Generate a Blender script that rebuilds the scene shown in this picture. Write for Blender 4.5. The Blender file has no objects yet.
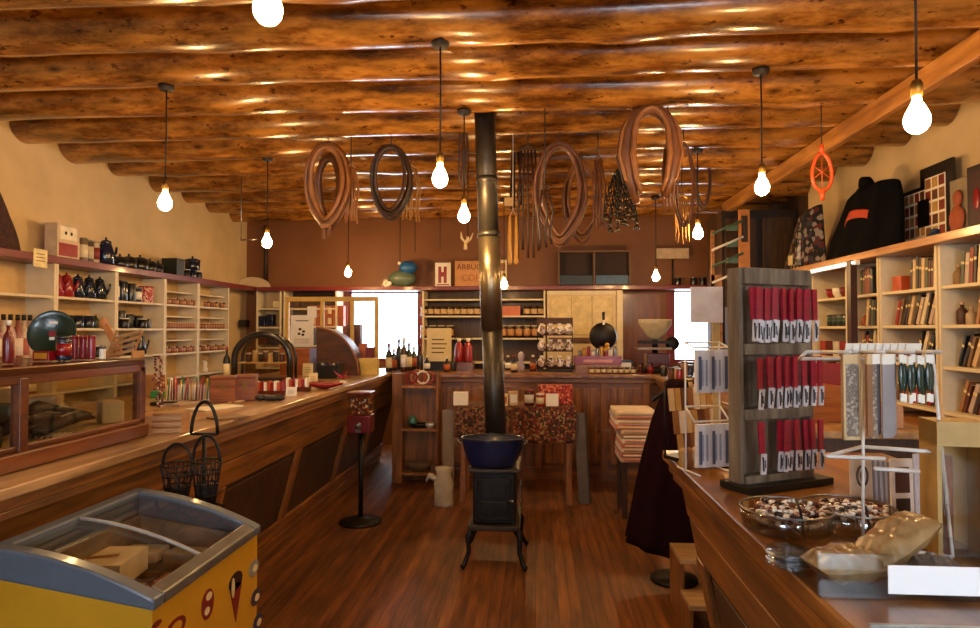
import bpy, math, random
from mathutils import Matrix, Vector, Euler
random.seed(7)
R = math.radians
C = bpy.context.scene.collection
scene = bpy.context.scene
# ------------------------------------------------------------------ camera, world, daylight, exposure
H = 1.5; F = 640.0
YAW = math.atan(45/F); PITCH = math.atan(16/F)
cd = bpy.data.cameras.new('camera'); cam = bpy.data.objects.new('camera', cd); C.objects.link(cam)
cam.location = (0, 0, H); cam.rotation_euler = (math.pi/2+PITCH, 0, YAW)
cd.sensor_width = 36; cd.lens = 36*F/980; cd.clip_start = .02
scene.camera = cam
w = bpy.data.worlds.new('world'); scene.world = w; w.use_nodes = True
w.node_tree.nodes['Background'].inputs[0].default_value = (.80, .90, 1.0, 1)
w.node_tree.nodes['Background'].inputs[1].default_value = 9.0
for (x, wd, e) in ((-1.3, 1.3, 20), (1.5, 1.3, 48)):
    ld = bpy.data.lights.new('window_daylight', 'AREA'); ld.shape = 'RECTANGLE'
    ld.size = wd; ld.size_y = 1.2; ld.energy = e; ld.color = (.72, .84, 1.0)
    lo = bpy.data.objects.new('window_daylight', ld); C.objects.link(lo)
    lo.location = (x, -2.05, 1.75); lo.rotation_euler = (R(90), 0, 0)
for (x, wd, e) in ((-1.99, .9, 8), (2.12, .76, 8)):
    ld = bpy.data.lights.new('window_daylight', 'AREA'); ld.shape = 'RECTANGLE'
    ld.size = wd; ld.size_y = .9; ld.energy = e; ld.color = (.80, .90, 1.0)
    lo = bpy.data.objects.new('window_daylight', ld); C.objects.link(lo)
    lo.location = (x, 8.44, 1.56); lo.rotation_euler = (R(-90), 0, 0)
vs = scene.view_settings
vs.view_transform = 'Standard'; vs.look = 'None'; vs.gamma = 1; vs.use_curve_mapping = False
vs.exposure = 0.0
BULB = 365.0
_rot = Euler((math.pi/2+PITCH, 0, YAW)).to_matrix()
def ray(px, py): return _rot @ Vector(((px-490)/F, -(py-314)/F, -1))
def P(px, py, Y):                       # point seen at a pixel of the photo at distance Y down the room
    d = ray(px, py); return Vector((0, 0, H)) + d*(Y/d.y)
def PX(px, py, X):
    d = ray(px, py); return Vector((0, 0, H)) + d*(X/d.x)
def PZ(px, py, z):
    d = ray(px, py); return Vector((0, 0, H)) + d*((z-H)/d.z)
# ------------------------------------------------------------------ materials
def lin(h):
    h = h.lstrip('#'); c = [int(h[i:i+2], 16)/255 for i in (0, 2, 4)]
    return tuple(x/12.92 if x <= .04045 else ((x+.055)/1.055)**2.4 for x in c)+(1,)
_mats = {}
def _new(name):
    m = bpy.data.materials.new(name); m.use_nodes = True
    nt = m.node_tree; b = nt.nodes['Principled BSDF']; return m, nt, b
def _ramp(nt, stops):
    r = nt.nodes.new('ShaderNodeValToRGB'); e = r.color_ramp.elements
    e[0].position, e[0].color = stops[0]; e[1].position, e[1].color = stops[-1]
    for p, c in stops[1:-1]:
        k = e.new(p); k.color = c
    return r
def _coords(nt, scale, kind='Object'):
    t = nt.nodes.new('ShaderNodeTexCoord'); mp = nt.nodes.new('ShaderNodeMapping')
    mp.inputs['Scale'].default_value = scale; nt.links.new(t.outputs[kind], mp.inputs['Vector']); return mp.outputs[0]
def _noise(nt, vec, scale, detail=4, rough=.55):
    n = nt.nodes.new('ShaderNodeTexNoise'); n.inputs['Scale'].default_value = scale
    n.inputs['Detail'].default_value = detail; n.inputs['Roughness'].default_value = rough
    nt.links.new(vec, n.inputs['Vector']); return n.outputs[0]
def solid(h, rough=.5, metal=0, coat=0, var=.18, ns=14, emit=0, sheen=0):
    key = ('s', h, rough, metal, coat, var, ns, emit, sheen)
    if key in _mats: return _mats[key]
    m, nt, b = _new('paint_'+h.lstrip('#')); c = lin(h)
    n = _noise(nt, _coords(nt, (1, 1, 1)), ns)
    r = _ramp(nt, [(.3, tuple(x*(1-var) for x in c[:3])+(1,)), (.7, tuple(min(1, x*(1+var)) for x in c[:3])+(1,))])
    nt.links.new(n, r.inputs[0]); nt.links.new(r.outputs[0], b.inputs['Base Color'])
    b.inputs['Roughness'].default_value = rough; b.inputs['Metallic'].default_value = metal
    b.inputs['Coat Weight'].default_value = coat; b.inputs['Coat Roughness'].default_value = .1
    if rough >= .9: b.inputs['Specular IOR Level'].default_value = .12
    if sheen: b.inputs['Sheen Weight'].default_value = sheen
    _mats[key] = m; return m
def wood(dark, light, axis='X', rough=.4, coat=.3, ns=3.0, stretch=9, plank=0, paxis='X', bump=.15, contrast=(.35, .68), knots=0):
    key = ('w', dark, light, axis, rough, coat, ns, stretch, plank, paxis, knots)
    if key in _mats: return _mats[key]
    m, nt, b = _new('wood_'+light.lstrip('#')); L = nt.links
    sc = {'X': (1, stretch, stretch), 'Y': (stretch, 1, stretch), 'Z': (stretch, stretch, 1)}[axis]
    vec = _coords(nt, sc)
    if plank:                           # board to board variation
        t = nt.nodes.new('ShaderNodeTexCoord'); sp = nt.nodes.new('ShaderNodeSeparateXYZ'); L.new(t.outputs['Object'], sp.inputs[0])
        def mth(op, a, v=None, w=None):
            q = nt.nodes.new('ShaderNodeMath'); q.operation = op; L.new(a, q.inputs[0])
            if v is not None:
                if isinstance(v, (int, float)): q.inputs[1].default_value = v
                else: L.new(v, q.inputs[1])
            return q.outputs[0]
        u = mth('DIVIDE', sp.outputs[paxis], plank); fl = mth('FLOOR', u); fr = mth('FRACT', u)
        wn = nt.nodes.new('ShaderNodeTexWhiteNoise'); wn.noise_dimensions = '1D'; L.new(fl, wn.inputs['W'])
        ad = nt.nodes.new('ShaderNodeVectorMath'); ad.operation = 'ADD'; L.new(vec, ad.inputs[0])
        ml = nt.nodes.new('ShaderNodeVectorMath'); ml.operation = 'SCALE'; L.new(wn.outputs['Color'], ml.inputs[0]); ml.inputs['Scale'].default_value = 37
        L.new(ml.outputs[0], ad.inputs[1]); vec = ad.outputs[0]
    n = _noise(nt, vec, ns, 6, .6)
    r = _ramp(nt, [(contrast[0], lin(dark)), (contrast[1], lin(light))]); L.new(n, r.inputs[0])
    col = r.outputs[0]
    def mul(col, fac_out):
        mx = nt.nodes.new('ShaderNodeMix'); mx.data_type = 'RGBA'; mx.blend_type = 'MULTIPLY'; mx.inputs[0].default_value = 1
        L.new(col, mx.inputs[6]); L.new(fac_out, mx.inputs[7]); return mx.outputs[2]
    if plank:
        r2 = _ramp(nt, [(0, (.62, .62, .62, 1)), (1, (1, 1, 1, 1))]); L.new(wn.outputs['Value'], r2.inputs[0]); col = mul(col, r2.outputs[0])
        d = mth('ABSOLUTE', mth('SUBTRACT', fr, .5)); r3 = _ramp(nt, [(.465, (1, 1, 1, 1)), (.49, (.18, .14, .12, 1))]); L.new(d, r3.inputs[0]); col = mul(col, r3.outputs[0])
    if knots:
        v = nt.nodes.new('ShaderNodeTexVoronoi'); v.inputs['Scale'].default_value = knots
        L.new(_coords(nt, (1, 2.2, 2.2)), v.inputs['Vector'])
        r4 = _ramp(nt, [(.04, (.16, .10, .07, 1)), (.16, (1, 1, 1, 1))]); L.new(v.outputs['Distance'], r4.inputs[0]); col = mul(col, r4.outputs[0])
        n2 = _noise(nt, _coords(nt, (1, 3, 3)), 2.6, 5, .7)
        r5 = _ramp(nt, [(.40, (.48, .37, .27, 1)), (.54, (1, 1, 1, 1))]); L.new(n2, r5.inputs[0]); col = mul(col, r5.outputs[0])
        n3 = _noise(nt, _coords(nt, (1, 2.0, 2.0)), 13, 3, .6)
        r6 = _ramp(nt, [(.62, (1, 1, 1, 1)), (.69, (.28, .2, .14, 1))]); L.new(n3, r6.inputs[0]); col = mul(col, r6.outputs[0])
    L.new(col, b.inputs['Base Color'])
    b.inputs['Roughness'].default_value = rough; b.inputs['Coat Weight'].default_value = coat; b.inputs['Coat Roughness'].default_value = .16
    bp = nt.nodes.new('ShaderNodeBump'); bp.inputs['Strength'].default_value = bump; bp.inputs['Distance'].default_value = .01
    L.new(n, bp.inputs['Height']); L.new(bp.outputs[0], b.inputs['Normal'])
    _mats[key] = m; return m
def glass(tint='#ffffff', rough=.03, spec=.12):
    key = ('g', tint, rough, spec)
    if key in _mats: return _mats[key]
    m = bpy.data.materials.new('clear_glass'); m.use_nodes = True; nt = m.node_tree; nt.nodes.clear()
    o = nt.nodes.new('ShaderNodeOutputMaterial'); mx = nt.nodes.new('ShaderNodeMixShader')
    t = nt.nodes.new('ShaderNodeBsdfTransparent'); t.inputs[0].default_value = lin(tint)
    g = nt.nodes.new('ShaderNodeBsdfGlossy'); g.inputs['Roughness'].default_value = rough
    fr = nt.nodes.new('ShaderNodeLayerWeight'); fr.inputs[0].default_value = .25
    ad = nt.nodes.new('ShaderNodeMath'); ad.operation = 'MULTIPLY_ADD'; ad.inputs[1].default_value = .5; ad.inputs[2].default_value = spec*.5
    ad.use_clamp = True; fr.inputs[0].default_value = .5
    pw = nt.nodes.new('ShaderNodeMath'); pw.operation = 'POWER'; pw.inputs[1].default_value = 4; nt.links.new(fr.outputs['Facing'], pw.inputs[0])
    nt.links.new(pw.outputs[0], ad.inputs[0]); nt.links.new(ad.outputs[0], mx.inputs[0])
    nt.links.new(t.outputs[0], mx.inputs[1]); nt.links.new(g.outputs[0], mx.inputs[2]); nt.links.new(mx.outputs[0], o.inputs[0])
    _mats[key] = m; return m
def blotch(cols, scale=30, rough=.7, kind='vor', name='patterned_cloth'):
    key = ('b', tuple(cols), scale, rough, kind)
    if key in _mats: return _mats[key]
    m, nt, b = _new(name)
    if kind == 'vor':
        v = nt.nodes.new('ShaderNodeTexVoronoi'); v.inputs['Scale'].default_value = scale
        nt.links.new(_coords(nt, (1, 1, 1)), v.inputs['Vector']); src = v.outputs['Color']
        sp = nt.nodes.new('ShaderNodeSeparateColor'); nt.links.new(src, sp.inputs[0]); src = sp.outputs[0]
    else: src = _noise(nt, _coords(nt, (1, 1, 1)), scale, 3, .5)
    n = len(cols); lo, hi = (0, 1) if kind == 'vor' else (.3, .7)
    r = _ramp(nt, [(lo+(hi-lo)*i/(n), lin(c)) for i, c in enumerate(cols)] + [(hi, lin(cols[-1]))])
    r.color_ramp.interpolation = 'CONSTANT' if kind == 'vor' else 'LINEAR'
    nt.links.new(src, r.inputs[0]); nt.links.new(r.outputs[0], b.inputs['Base Color']); b.inputs['Roughness'].default_value = rough
    _mats[key] = m; return m
def emis(h, s):
    key = ('e', h, s)
    if key in _mats: return _mats[key]
    m = bpy.data.materials.new('lit_'+h.lstrip('#')); m.use_nodes = True; nt = m.node_tree; nt.nodes.clear()
    o = nt.nodes.new('ShaderNodeOutputMaterial'); e = nt.nodes.new('ShaderNodeEmission')
    e.inputs[0].default_value = lin(h); e.inputs[1].default_value = s; nt.links.new(e.outputs[0], o.inputs[0])
    _mats[key] = m; return m
# ------------------------------------------------------------------ mesh builder
class MB:
    def __init__(s): s.v = []; s.f = []; s.mi = []; s.sm = []; s.mats = []; s.M = Matrix.Identity(4)
    def _m(s, m):
        if m not in s.mats: s.mats.append(m)
        return s.mats.index(m)
    def add(s, vs, fs, m, smooth=False):
        o = len(s.v); s.v += [tuple(s.M @ Vector(p)) for p in vs]; k = s._m(m)
        for f in fs: s.f.append(tuple(i+o for i in f)); s.mi.append(k); s.sm.append(smooth)
        return s
    def box(s, c, d, m, rot=None, taper=1.0):
        x, y, z = (k/2 for k in d); vs = [Vector((a*x*(taper if e > 0 else 1), b*y*(taper if e > 0 else 1), e*z)) for e in (-1, 1) for b in (-1, 1) for a in (-1, 1)]
        if rot is not None: q = Euler(rot).to_matrix(); vs = [q @ k for k in vs]
        c = Vector(c); return s.add([c+k for k in vs], [(0, 2, 3, 1), (4, 5, 7, 6), (0, 1, 5, 4), (2, 6, 7, 3), (0, 4, 6, 2), (1, 3, 7, 5)], m)
    def bb(s, a, b, m):                  # box by two corners
        a = Vector(a); b = Vector(b); return s.box((a+b)/2, [abs(k) for k in (b-a)], m)
    def tube(s, pts, r, m, n=8, closed=False, caps=True, flat=1.0, up=None):
        pts = [Vector(p) for p in pts]; N = len(pts); vs = []; fs = []
        rr = r if isinstance(r, (list, tuple)) else [r]*N; prev = None
        for i, p in enumerate(pts):
            a = pts[(i-1) % N] if (closed or i > 0) else p; b = pts[(i+1) % N] if (closed or i < N-1) else p
            t = (b-a).normalized() if (b-a).length > 1e-9 else Vector((0, 0, 1))
            if up is not None: u = Vector(up); u = (u - t*u.dot(t)).normalized()
            elif prev is None:
                u = Vector((0, 0, 1)) if abs(t.z) < .9 else Vector((1, 0, 0)); u = (u - t*u.dot(t)).normalized()
            else: u = (prev - t*prev.dot(t)).normalized()
            prev = u; w_ = t.cross(u)
            for k in range(n):
                an = 2*math.pi*k/n; vs.append(p + u*math.cos(an)*rr[i]*flat + w_*math.sin(an)*rr[i])
        for i in range(N if closed else N-1):
            j = (i+1) % N
            for k in range(n): q = (k+1) % n; fs.append((i*n+k, i*n+q, j*n+q, j*n+k))
        if caps and not closed: fs.append(tuple(range(n-1, -1, -1))); fs.append(tuple((N-1)*n+k for k in range(n)))
        return s.add(vs, fs, m, True)
    def cyl(s, a, b, r, m, r2=None, n=14): return s.tube([a, b], [r, r if r2 is None else r2], m, n)
    def lathe(s, prof, m, c=(0, 0, 0), n=16, rot=None, sx=1, sy=1):
        vs = []; fs = []; c = Vector(c); q = Euler(rot).to_matrix() if rot is not None else None
        for (r, z) in prof:
            for k in range(n):
                p = Vector((max(r, 1e-4)*math.cos(2*math.pi*k/n)*sx, max(r, 1e-4)*math.sin(2*math.pi*k/n)*sy, z))
                vs.append(c + (q @ p if q else p))
        for i in range(len(prof)-1):
            for k in range(n): j = (k+1) % n; fs.append((i*n+k, i*n+j, (i+1)*n+j, (i+1)*n+k))
        fs.append(tuple(range(n-1, -1, -1))); fs.append(tuple((len(prof)-1)*n+k for k in range(n)))
        return s.add(vs, fs, m, True)
    def sph(s, c, r, m, n=10):
        r = (r, r, r) if isinstance(r, (int, float)) else r
        c = Vector(c); h = n//2+1; vs = [c+Vector((0, 0, -r[2]))]; fs = []
        for i in range(1, h):
            ph = math.pi*i/h
            for k in range(n): t = 2*math.pi*k/n; vs.append(c+Vector((r[0]*math.sin(ph)*math.cos(t), r[1]*math.sin(ph)*math.sin(t), -r[2]*math.cos(ph))))
        vs.append(c+Vector((0, 0, r[2])))
        for k in range(n):
            j = (k+1) % n; fs.append((0, 1+j, 1+k)); fs.append((len(vs)-1, 1+(h-2)*n+k, 1+(h-2)*n+j))
            for i in range(h-2): fs.append((1+i*n+k, 1+i*n+j, 1+(i+1)*n+j, 1+(i+1)*n+k))
        return s.add(vs, fs, m, True)
    def prism(s, poly, vec, m, smooth=False):
        n = len(poly); v = Vector(vec); a = [Vector(p) for p in poly]; fs = [tuple(range(n-1, -1, -1)), tuple(range(n, 2*n))]
        for i in range(n): j = (i+1) % n; fs.append((i, j, n+j, n+i))
        return s.add(a+[p+v for p in a], fs, m, smooth)
    def grid(s, fn, nu, nv, m, smooth=True):
        vs = [fn(i/nu, j/nv) for i in range(nu+1) for j in range(nv+1)]
        fs = [(i*(nv+1)+j, (i+1)*(nv+1)+j, (i+1)*(nv+1)+j+1, i*(nv+1)+j+1) for i in range(nu) for j in range(nv)]
        return s.add(vs, fs, m, smooth)
    def mesh(s, name):
        me = bpy.data.meshes.new(name); me.from_pydata(s.v, [], s.f)
        for m in s.mats: me.materials.append(m)
        me.polygons.foreach_set('material_index', s.mi); me.polygons.foreach_set('use_smooth', s.sm)
        me.update(); return me
def fix(o, bevel=0, solidify=0, sub=0):
    import bmesh
    bm = bmesh.new(); bm.from_mesh(o.data); bmesh.ops.recalc_face_normals(bm, faces=bm.faces); bm.to_mesh(o.data); bm.free()
    if solidify: k = o.modifiers.new('thickness', 'SOLIDIFY'); k.thickness = solidify; k.offset = 0
    if bevel: k = o.modifiers.new('edges', 'BEVEL'); k.width = bevel; k.segments = 2; k.limit_method = 'ANGLE'; k.angle_limit = R(40)
    if sub: k = o.modifiers.new('round', 'SUBSURF'); k.levels = sub; k.render_levels = sub
def tagit(o, label, cat, group=None):
    o['label'] = label; o['category'] = cat
    if group: o['group'] = group
    return o
def T(name, label, cat, loc=(0, 0, 0), rz=0, group=None):
    o = bpy.data.objects.new(name, None); C.objects.link(o); o.location = loc; o.rotation_euler = (0, 0, rz); o.empty_display_size = .05
    return tagit(o, label, cat, group)
def part(name, mb, parent, label=None, loc=None, rot=None, **k):
    o = bpy.data.objects.new(name, mb.mesh(name) if isinstance(mb, MB) else mb); C.objects.link(o); o.parent = parent
    if isinstance(mb, MB): fix(o, **k)
    if loc: o.location = loc
    if rot: o.rotation_euler = rot
    if label: o['label'] = label
    return o
def one(name, mb, loc, label, cat, group=None, rot=(0, 0, 0), **k):
    o = bpy.data.objects.new(name, mb.mesh(name) if isinstance(mb, MB) else mb); C.objects.link(o)
    if isinstance(mb, MB): fix(o, **k)
    o.location = loc; o.rotation_euler = rot if hasattr(rot, '__len__') else (0, 0, rot)
    return tagit(o, label, cat, group)
def struct(name, mb, **k):
    o = bpy.data.objects.new(name, mb.mesh(name)); C.objects.link(o); fix(o, **k); o['kind'] = 'structure'; return o
def kids(o): return [c for c in o.children]
def clone(o, loc, label, rot=None, group=None, scale=None, parent=None):
    c = o.copy(); C.objects.link(c); c.parent = parent
    if parent is None:
        c.location = loc
        if rot is not None: c.rotation_euler = rot if hasattr(rot, '__len__') else (0, 0, rot)
        if scale: c.scale = scale if hasattr(scale, '__len__') else (scale,)*3
        c['label'] = label
        if group: c['group'] = group
    for ch in kids(o): clone(ch, None, None, parent=c)
    return c
_W = ['first', 'second', 'third', 'fourth', 'fifth', 'sixth', 'seventh', 'eighth', 'ninth', 'tenth', 'eleventh', 'twelfth', 'thirteenth', 'fourteenth', 'fifteenth', 'sixteenth', 'seventeenth', 'eighteenth', 'nineteenth', 'twentieth']
def nth(i, n, a='leftmost', b='rightmost', d='from left'):
    if n == 1: return 'only one'
    if i == 0: return a
    if i == n-1: return b
    return _W[i]+' '+d
def text_mb(mb, s, c, size, m, rot=(R(90), 0, 0), align='CENTER', depth=.0015):
    cu = bpy.data.curves.new('lettering', 'FONT'); cu.body = s; cu.size = size; cu.align_x = align; cu.align_y = 'CENTER'; cu.extrude = depth; cu.resolution_u = 2
    o = bpy.data.objects.new('lettering', cu); C.objects.link(o)
    dg = bpy.context.evaluated_depsgraph_get(); me = o.evaluated_get(dg).to_mesh()
    q = Matrix.Translation(Vector(c)) @ Euler(rot).to_matrix().to_4x4()
    mb.add([tuple(q @ v.co) for v in me.vertices], [tuple(p.vertices) for p in me.polygons], m)
    o.evaluated_get(dg).to_mesh_clear(); bpy.data.objects.remove(o); bpy.data.curves.remove(cu)
# ------------------------------------------------------------------ room shell
XL, XR, YB, YF, ZC = -3.85, 2.8, 8.3, -2.2, 3.2
mFloor = wood('#5a3210', '#965a22', 'Y', rough=.5, coat=.06, ns=2.2, stretch=10, plank=.062, paxis='X', bump=.08)
mCream = solid('#cfb486', .85, var=.10, ns=3)
mBrownWall = solid('#7a4a22', .6, coat=.1, var=.12, ns=2)
mRed = solid('#6c1a12', .4, coat=.25, var=.15)
mWhiteP = solid('#d8c8a4', .6, var=.06)
mCreamP = solid('#cdb68a', .6, var=.08)
f_ = MB(); f_.bb((XL-.1, YF-.1, -.1), (XR+.1, YB+.15, 0), mFloor); struct('floor', f_)
c_ = MB(); c_.bb((XL-.1, YF-.1, ZC), (XR+.1, YB+.15, ZC+.08), wood('#5a3416', '#a06c38', 'Y', plank=.2, paxis='X')); struct('ceiling', c_)
b = MB(); b.bb((XL-.1, YF, 0), (XL, YB, ZC), mCream); struct('wall_left', b)
b = MB(); b.bb((XR, YF, 0), (XR+.1, 6.75, ZC), mCream); struct('wall_right', b)
mDarkTim = wood('#32200f', '#5c3c20', 'Z', rough=.6, coat=.05, ns=3, plank=.18, paxis='Y')
b = MB(); b.bb((XR, 6.75, 0), (XR+.1, YB, ZC), mDarkTim); struct('wall_right_timber', b)
def wall_holes(x0, x1, y0, y1, holes, m):
    b = MB(); xs = x0
    for (a, c, z0, z1) in holes:
        b.bb((xs, y0, 0), (a, y1, ZC), m); b.bb((a, y0, 0), (c, y1, z0), m); b.bb((a, y0, z1), (c, y1, ZC), m); xs = c
    b.bb((xs, y0, 0), (x1, y1, ZC), m); return b
W1 = (-2.47, -1.5, 1.08, 2.03); W2 = (1.74, 2.52, 1.08, 2.03)
struct('wall_back', wall_holes(XL, XR, YB, YB+.12, [W1, W2], mBrownWall))
FW = [(-1.95, -.65, 1.15, 2.35), (.85, 2.15, 1.15, 2.35)]
struct('wall_front', wall_holes(XL, XR, YF-.1, YF, FW, mCream))
mWinRed = solid('#7a1a18', .45, coat=.2)
def window(n, a, c, z0, z1, y, t=.045, d=.05, m=mWinRed):
    b = MB()
    for (p, q) in (((a, y, z0), (a+t, y+d, z1)), ((c-t, y, z0), (c, y+d, z1)), ((a+t, y, z0), (c-t, y+d, z0+t)), ((a+t, y, z1-t), (c-t, y+d, z1))): b.bb(p, q, m)
    o = struct('window_%d' % n, b)
    g = MB(); g.bb((a+t, y+d*.4, z0+t), (c-t, y+d*.5, z1-t), glass()); p = part('pane', g, o); return o
window(1, *W1, YB+.03); window(2, *W2, YB+.03); window(3, *FW[0], YF-.07); window(4, *FW[1], YF-.07)
def casing(n, a, c, z0, z1, y, m):
    b = MB(); b.bb((a-.07, y-.02, z0-.06), (a, y, z1), m); b.bb((c, y-.02, z0-.06), (c+.07, y, z1), m)
    struct('trim_%d' % n, b)
casing(1, *W1[:2], W1[2], 1.97, YB, mWinRed); casing(2, *W2[:2], W2[2], 1.97, YB, mWinRed)
# ------------------------------------------------------------------ log beams
def logm(k): return wood('#3e2209', '#ba7e34', 'X', rough=.26, coat=.55, ns=2.0, stretch=4.5, bump=.5, contrast=(.30, .62), knots=2.3)
mLog = logm(0); mEnd = solid('#5a3418', .7, var=.3, ns=30)
ys = [-1.4, -.6, .1, .62, 1.12, 1.62, 2.12, 2.6, 3.05, 3.5, 4.02, 4.52, 5.03, 5.62, 6.25, 6.8, 7.35, 7.9]
rnd = random.Random(3)
for i, y in enumerate(ys):
    b = MB(); n = 20; seg = 46; x0 = XL+.005; x1 = XR-.005; r0 = rnd.uniform(.135, .15); ph = rnd.uniform(0, 9); tp = rnd.choice((-1, 1))*.008
    vs = []; fs = []
    bumps = [(rnd.uniform(x0, x1), rnd.uniform(0, 6.28), rnd.uniform(.008, .02)) for _ in range(26)]
    for s in range(seg+1):
        x = x0+(x1-x0)*s/seg; u = s/seg-.5
        r = r0 + tp*2*u + .004*math.sin(x*2.3+ph)
        for k in range(n):
            a = 2*math.pi*k/n; rr = r + .004*math.sin(3*a+x*1.7+ph)
            for (bx, ba, bh) in bumps:
                da = abs((a-ba+math.pi) % (2*math.pi)-math.pi); q = ((x-bx)/.13)**2+(da/.5)**2
                if q < 6: rr += bh*math.exp(-q)
            vs.append((x, y+.012*math.sin(x*1.1+ph)+rr*math.sin(a), 2.9+r0+.008*math.sin(x*.9+ph*2)+rr*math.cos(a)))
    for s in range(seg):
        for k in range(n): j = (k+1) % n; fs.append((s*n+k, s*n+j, (s+1)*n+j, (s+1)*n+k))
    b.add(vs, fs, mLog, True); b.add([vs[k] for k in range(n)], [tuple(range(n))], mEnd); b.add([vs[seg*n+k] for k in range(n)], [tuple(range(n))], mEnd)
    me = b.mesh('ceiling_log'); cx = (0, y, 2.9+r0); me.transform(Matrix.Translation((0, -y, -(2.9+r0))))
    o = one('ceiling_log', me, cx, 'varnished peeled log ceiling beam, %s from the front of the shop' % (_W[i]), 'beam', 'varnished log ceiling beams'); fix(o)
# sloping run of plank under the logs at right
mPlank = wood('#8a5420', '#c88c44', 'Y', rough=.4, coat=.3, ns=2)
b = MB(); b.bb((0, -3.1, 0), (.05, 3.1, .125), mPlank)
one('plank_beam', b, (2.06, 4.1, 2.772), 'long squared plank beam running back under the logs at right', 'beam', bevel=.004)
# ------------------------------------------------------------------ wall shelving
mTan = solid('#c9a873', .7, var=.08)
def cubby(name, label, loc, rz, wd, dp, z0, z1, levels, parent_mats, ends=(True, True), mid=None, mids=None):
    """local x = along, local y = into the wall (0 front .. dp), z up; origin at left front bottom"""
    ms, mb_ = parent_mats
    t = T(name, label, 'shelves', (loc[0], loc[1], z0), rz)
    b = MB(); b.bb((.02, dp-.012, 0), (wd-.02, dp, z1-z0), mb_); part('back_panel', b, t)
    for k, on in enumerate(ends):
        if on: b = MB(); x = 0 if k == 0 else wd-.022; b.bb((x, 0, 0), (x+.022, dp, z1-z0), ms); part('side_panel', b, t, bevel=.002)
    for z in levels:
        b = MB(); b.bb((.022, .006, z-z0-.02), (wd-.022, dp-.012, z-z0), ms); part('shelf', b, t, bevel=.002)
    if mids:
        for z in mids: b = MB(); b.bb((.022, .05, z-z0-.012), (wd-.022, dp-.012, z-z0), ms); part('narrow_shelf', b, t)
    return t
LX = -3.60
lev = [1.03, 1.27, 1.515, 1.757]
segL = [(2.9, 4.58, ''), (4.58, 5.28, ''), (5.28, 6.01, ''), (6.01, 6.63, ''), (6.63, 7.32, '')]
nmL = ['cream shelf unit with plain tan back at the left edge', 'cream shelf unit holding red mugs on the left wall', 'cream shelf unit holding black pots on the left wall',
       'narrow cream shelf unit with rows of tiny jars on left wall', 'cream shelf unit of tiny jars nearest the far left corner']
for i, (a, c, _) in enumerate(segL):   # shelves face +X: local x -> +Y, local y -> -X
    cubby('shelf_unit', nmL[i], (LX, a), R(90), c-a-.002, .24, .9, 2.0, lev if i else [1.03, 1.27, 1.757], (mWhiteP, mTan), mids=[1.89, 1.64, 1.40] if i > 2 else None)
b = MB(); b.bb((-.19, 2.9, 0), (.06, 8.06, .055), mRed)
one('top_shelf_board', b, (-3.64, 0, 2.0), 'long dark red shelf board on top of the left wall shelves', 'shelf', bevel=.004)
b = MB(); b.bb((-3.56, 0, 0), (2.28, .32, .05), mRed)
one('top_shelf_board', b, (0, 7.95, 2.0), 'long dark red shelf board across the back wall above the windows', 'shelf', bevel=.004)
# price ticket on the shelf edge
b = MB(); c0 = PX(43, 257, -3.555); b.box((0, 0, 0), (.004, .13, .13), solid('#e2cf9a', .8)); 
for k in range(3): b.box((.003, 0, .03-.025*k), (.001, .08, .006), solid('#7a5a3a', .8))
one('shelf_ticket', b, (-3.575, c0.y, 2.02), 'square cream paper ticket pinned to the red shelf edge', 'sign')
# back wall shelves at left corner
cubby('shelf_unit', 'cream shelf unit in the far left corner with two black boxes', (-3.58, 8.0), 0, .33, .28, 1.0, 2.0, [1.02, 1.28, 1.54, 1.78], (mWhiteP, mTan))
cubby('shelf_unit', 'dark backed shelf unit beside the left back window', (-3.22, 8.0), 0, .70, .28, 1.0, 2.0, [1.02, 1.30, 1.55, 1.78], (mWhiteP, mDarkTim))
# between the windows
cubby('shelf_unit', 'cream back wall shelf unit with rows of dark jars', (-1.42, 8.0), 0, 1.55, .28, 1.0, 1.995, [1.10, 1.40, 1.68, 1.89], (mWhiteP, mDarkTim))
# panelled cupboard
t = T('wall_cupboard', 'cream panelled wall cupboard behind the hanging skillet', 'cupboard', (.15, 7.98, 1.06))
b = MB(); b.bb((0, .06, 0), (.93, .30, .93), mCreamP); part('body', b, t)
for k in range(3): b = MB(); b.bb((.05+.255*k, .045, .38), (.30+.255*k, .062, .86), solid('#d2bb86', .6)); part('door', b, t, bevel=.004)
b = MB(); b.bb((.02, .02, .29), (.82, .055, .345), solid('#5a3418', .5)); part('rail', b, t)
b = MB(); b.bb((.86, .0, .0), (.93, .06, .93), mWhiteP); part('post', b, t)
b = MB(); b.bb((0, .04, .88), (.86, .058, .93), mWhiteP); part('top_trim', b, t)
# reddish panel right of it
b = MB(); b.bb((0, 0, 0), (.50, .03, .90), wood('#5a280f', '#82461e', 'Z', ns=2)); one('wall_panel', b, (1.10, 8.262, 1.06), 'reddish brown wood panel left of the right back window', 'panel')
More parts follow.
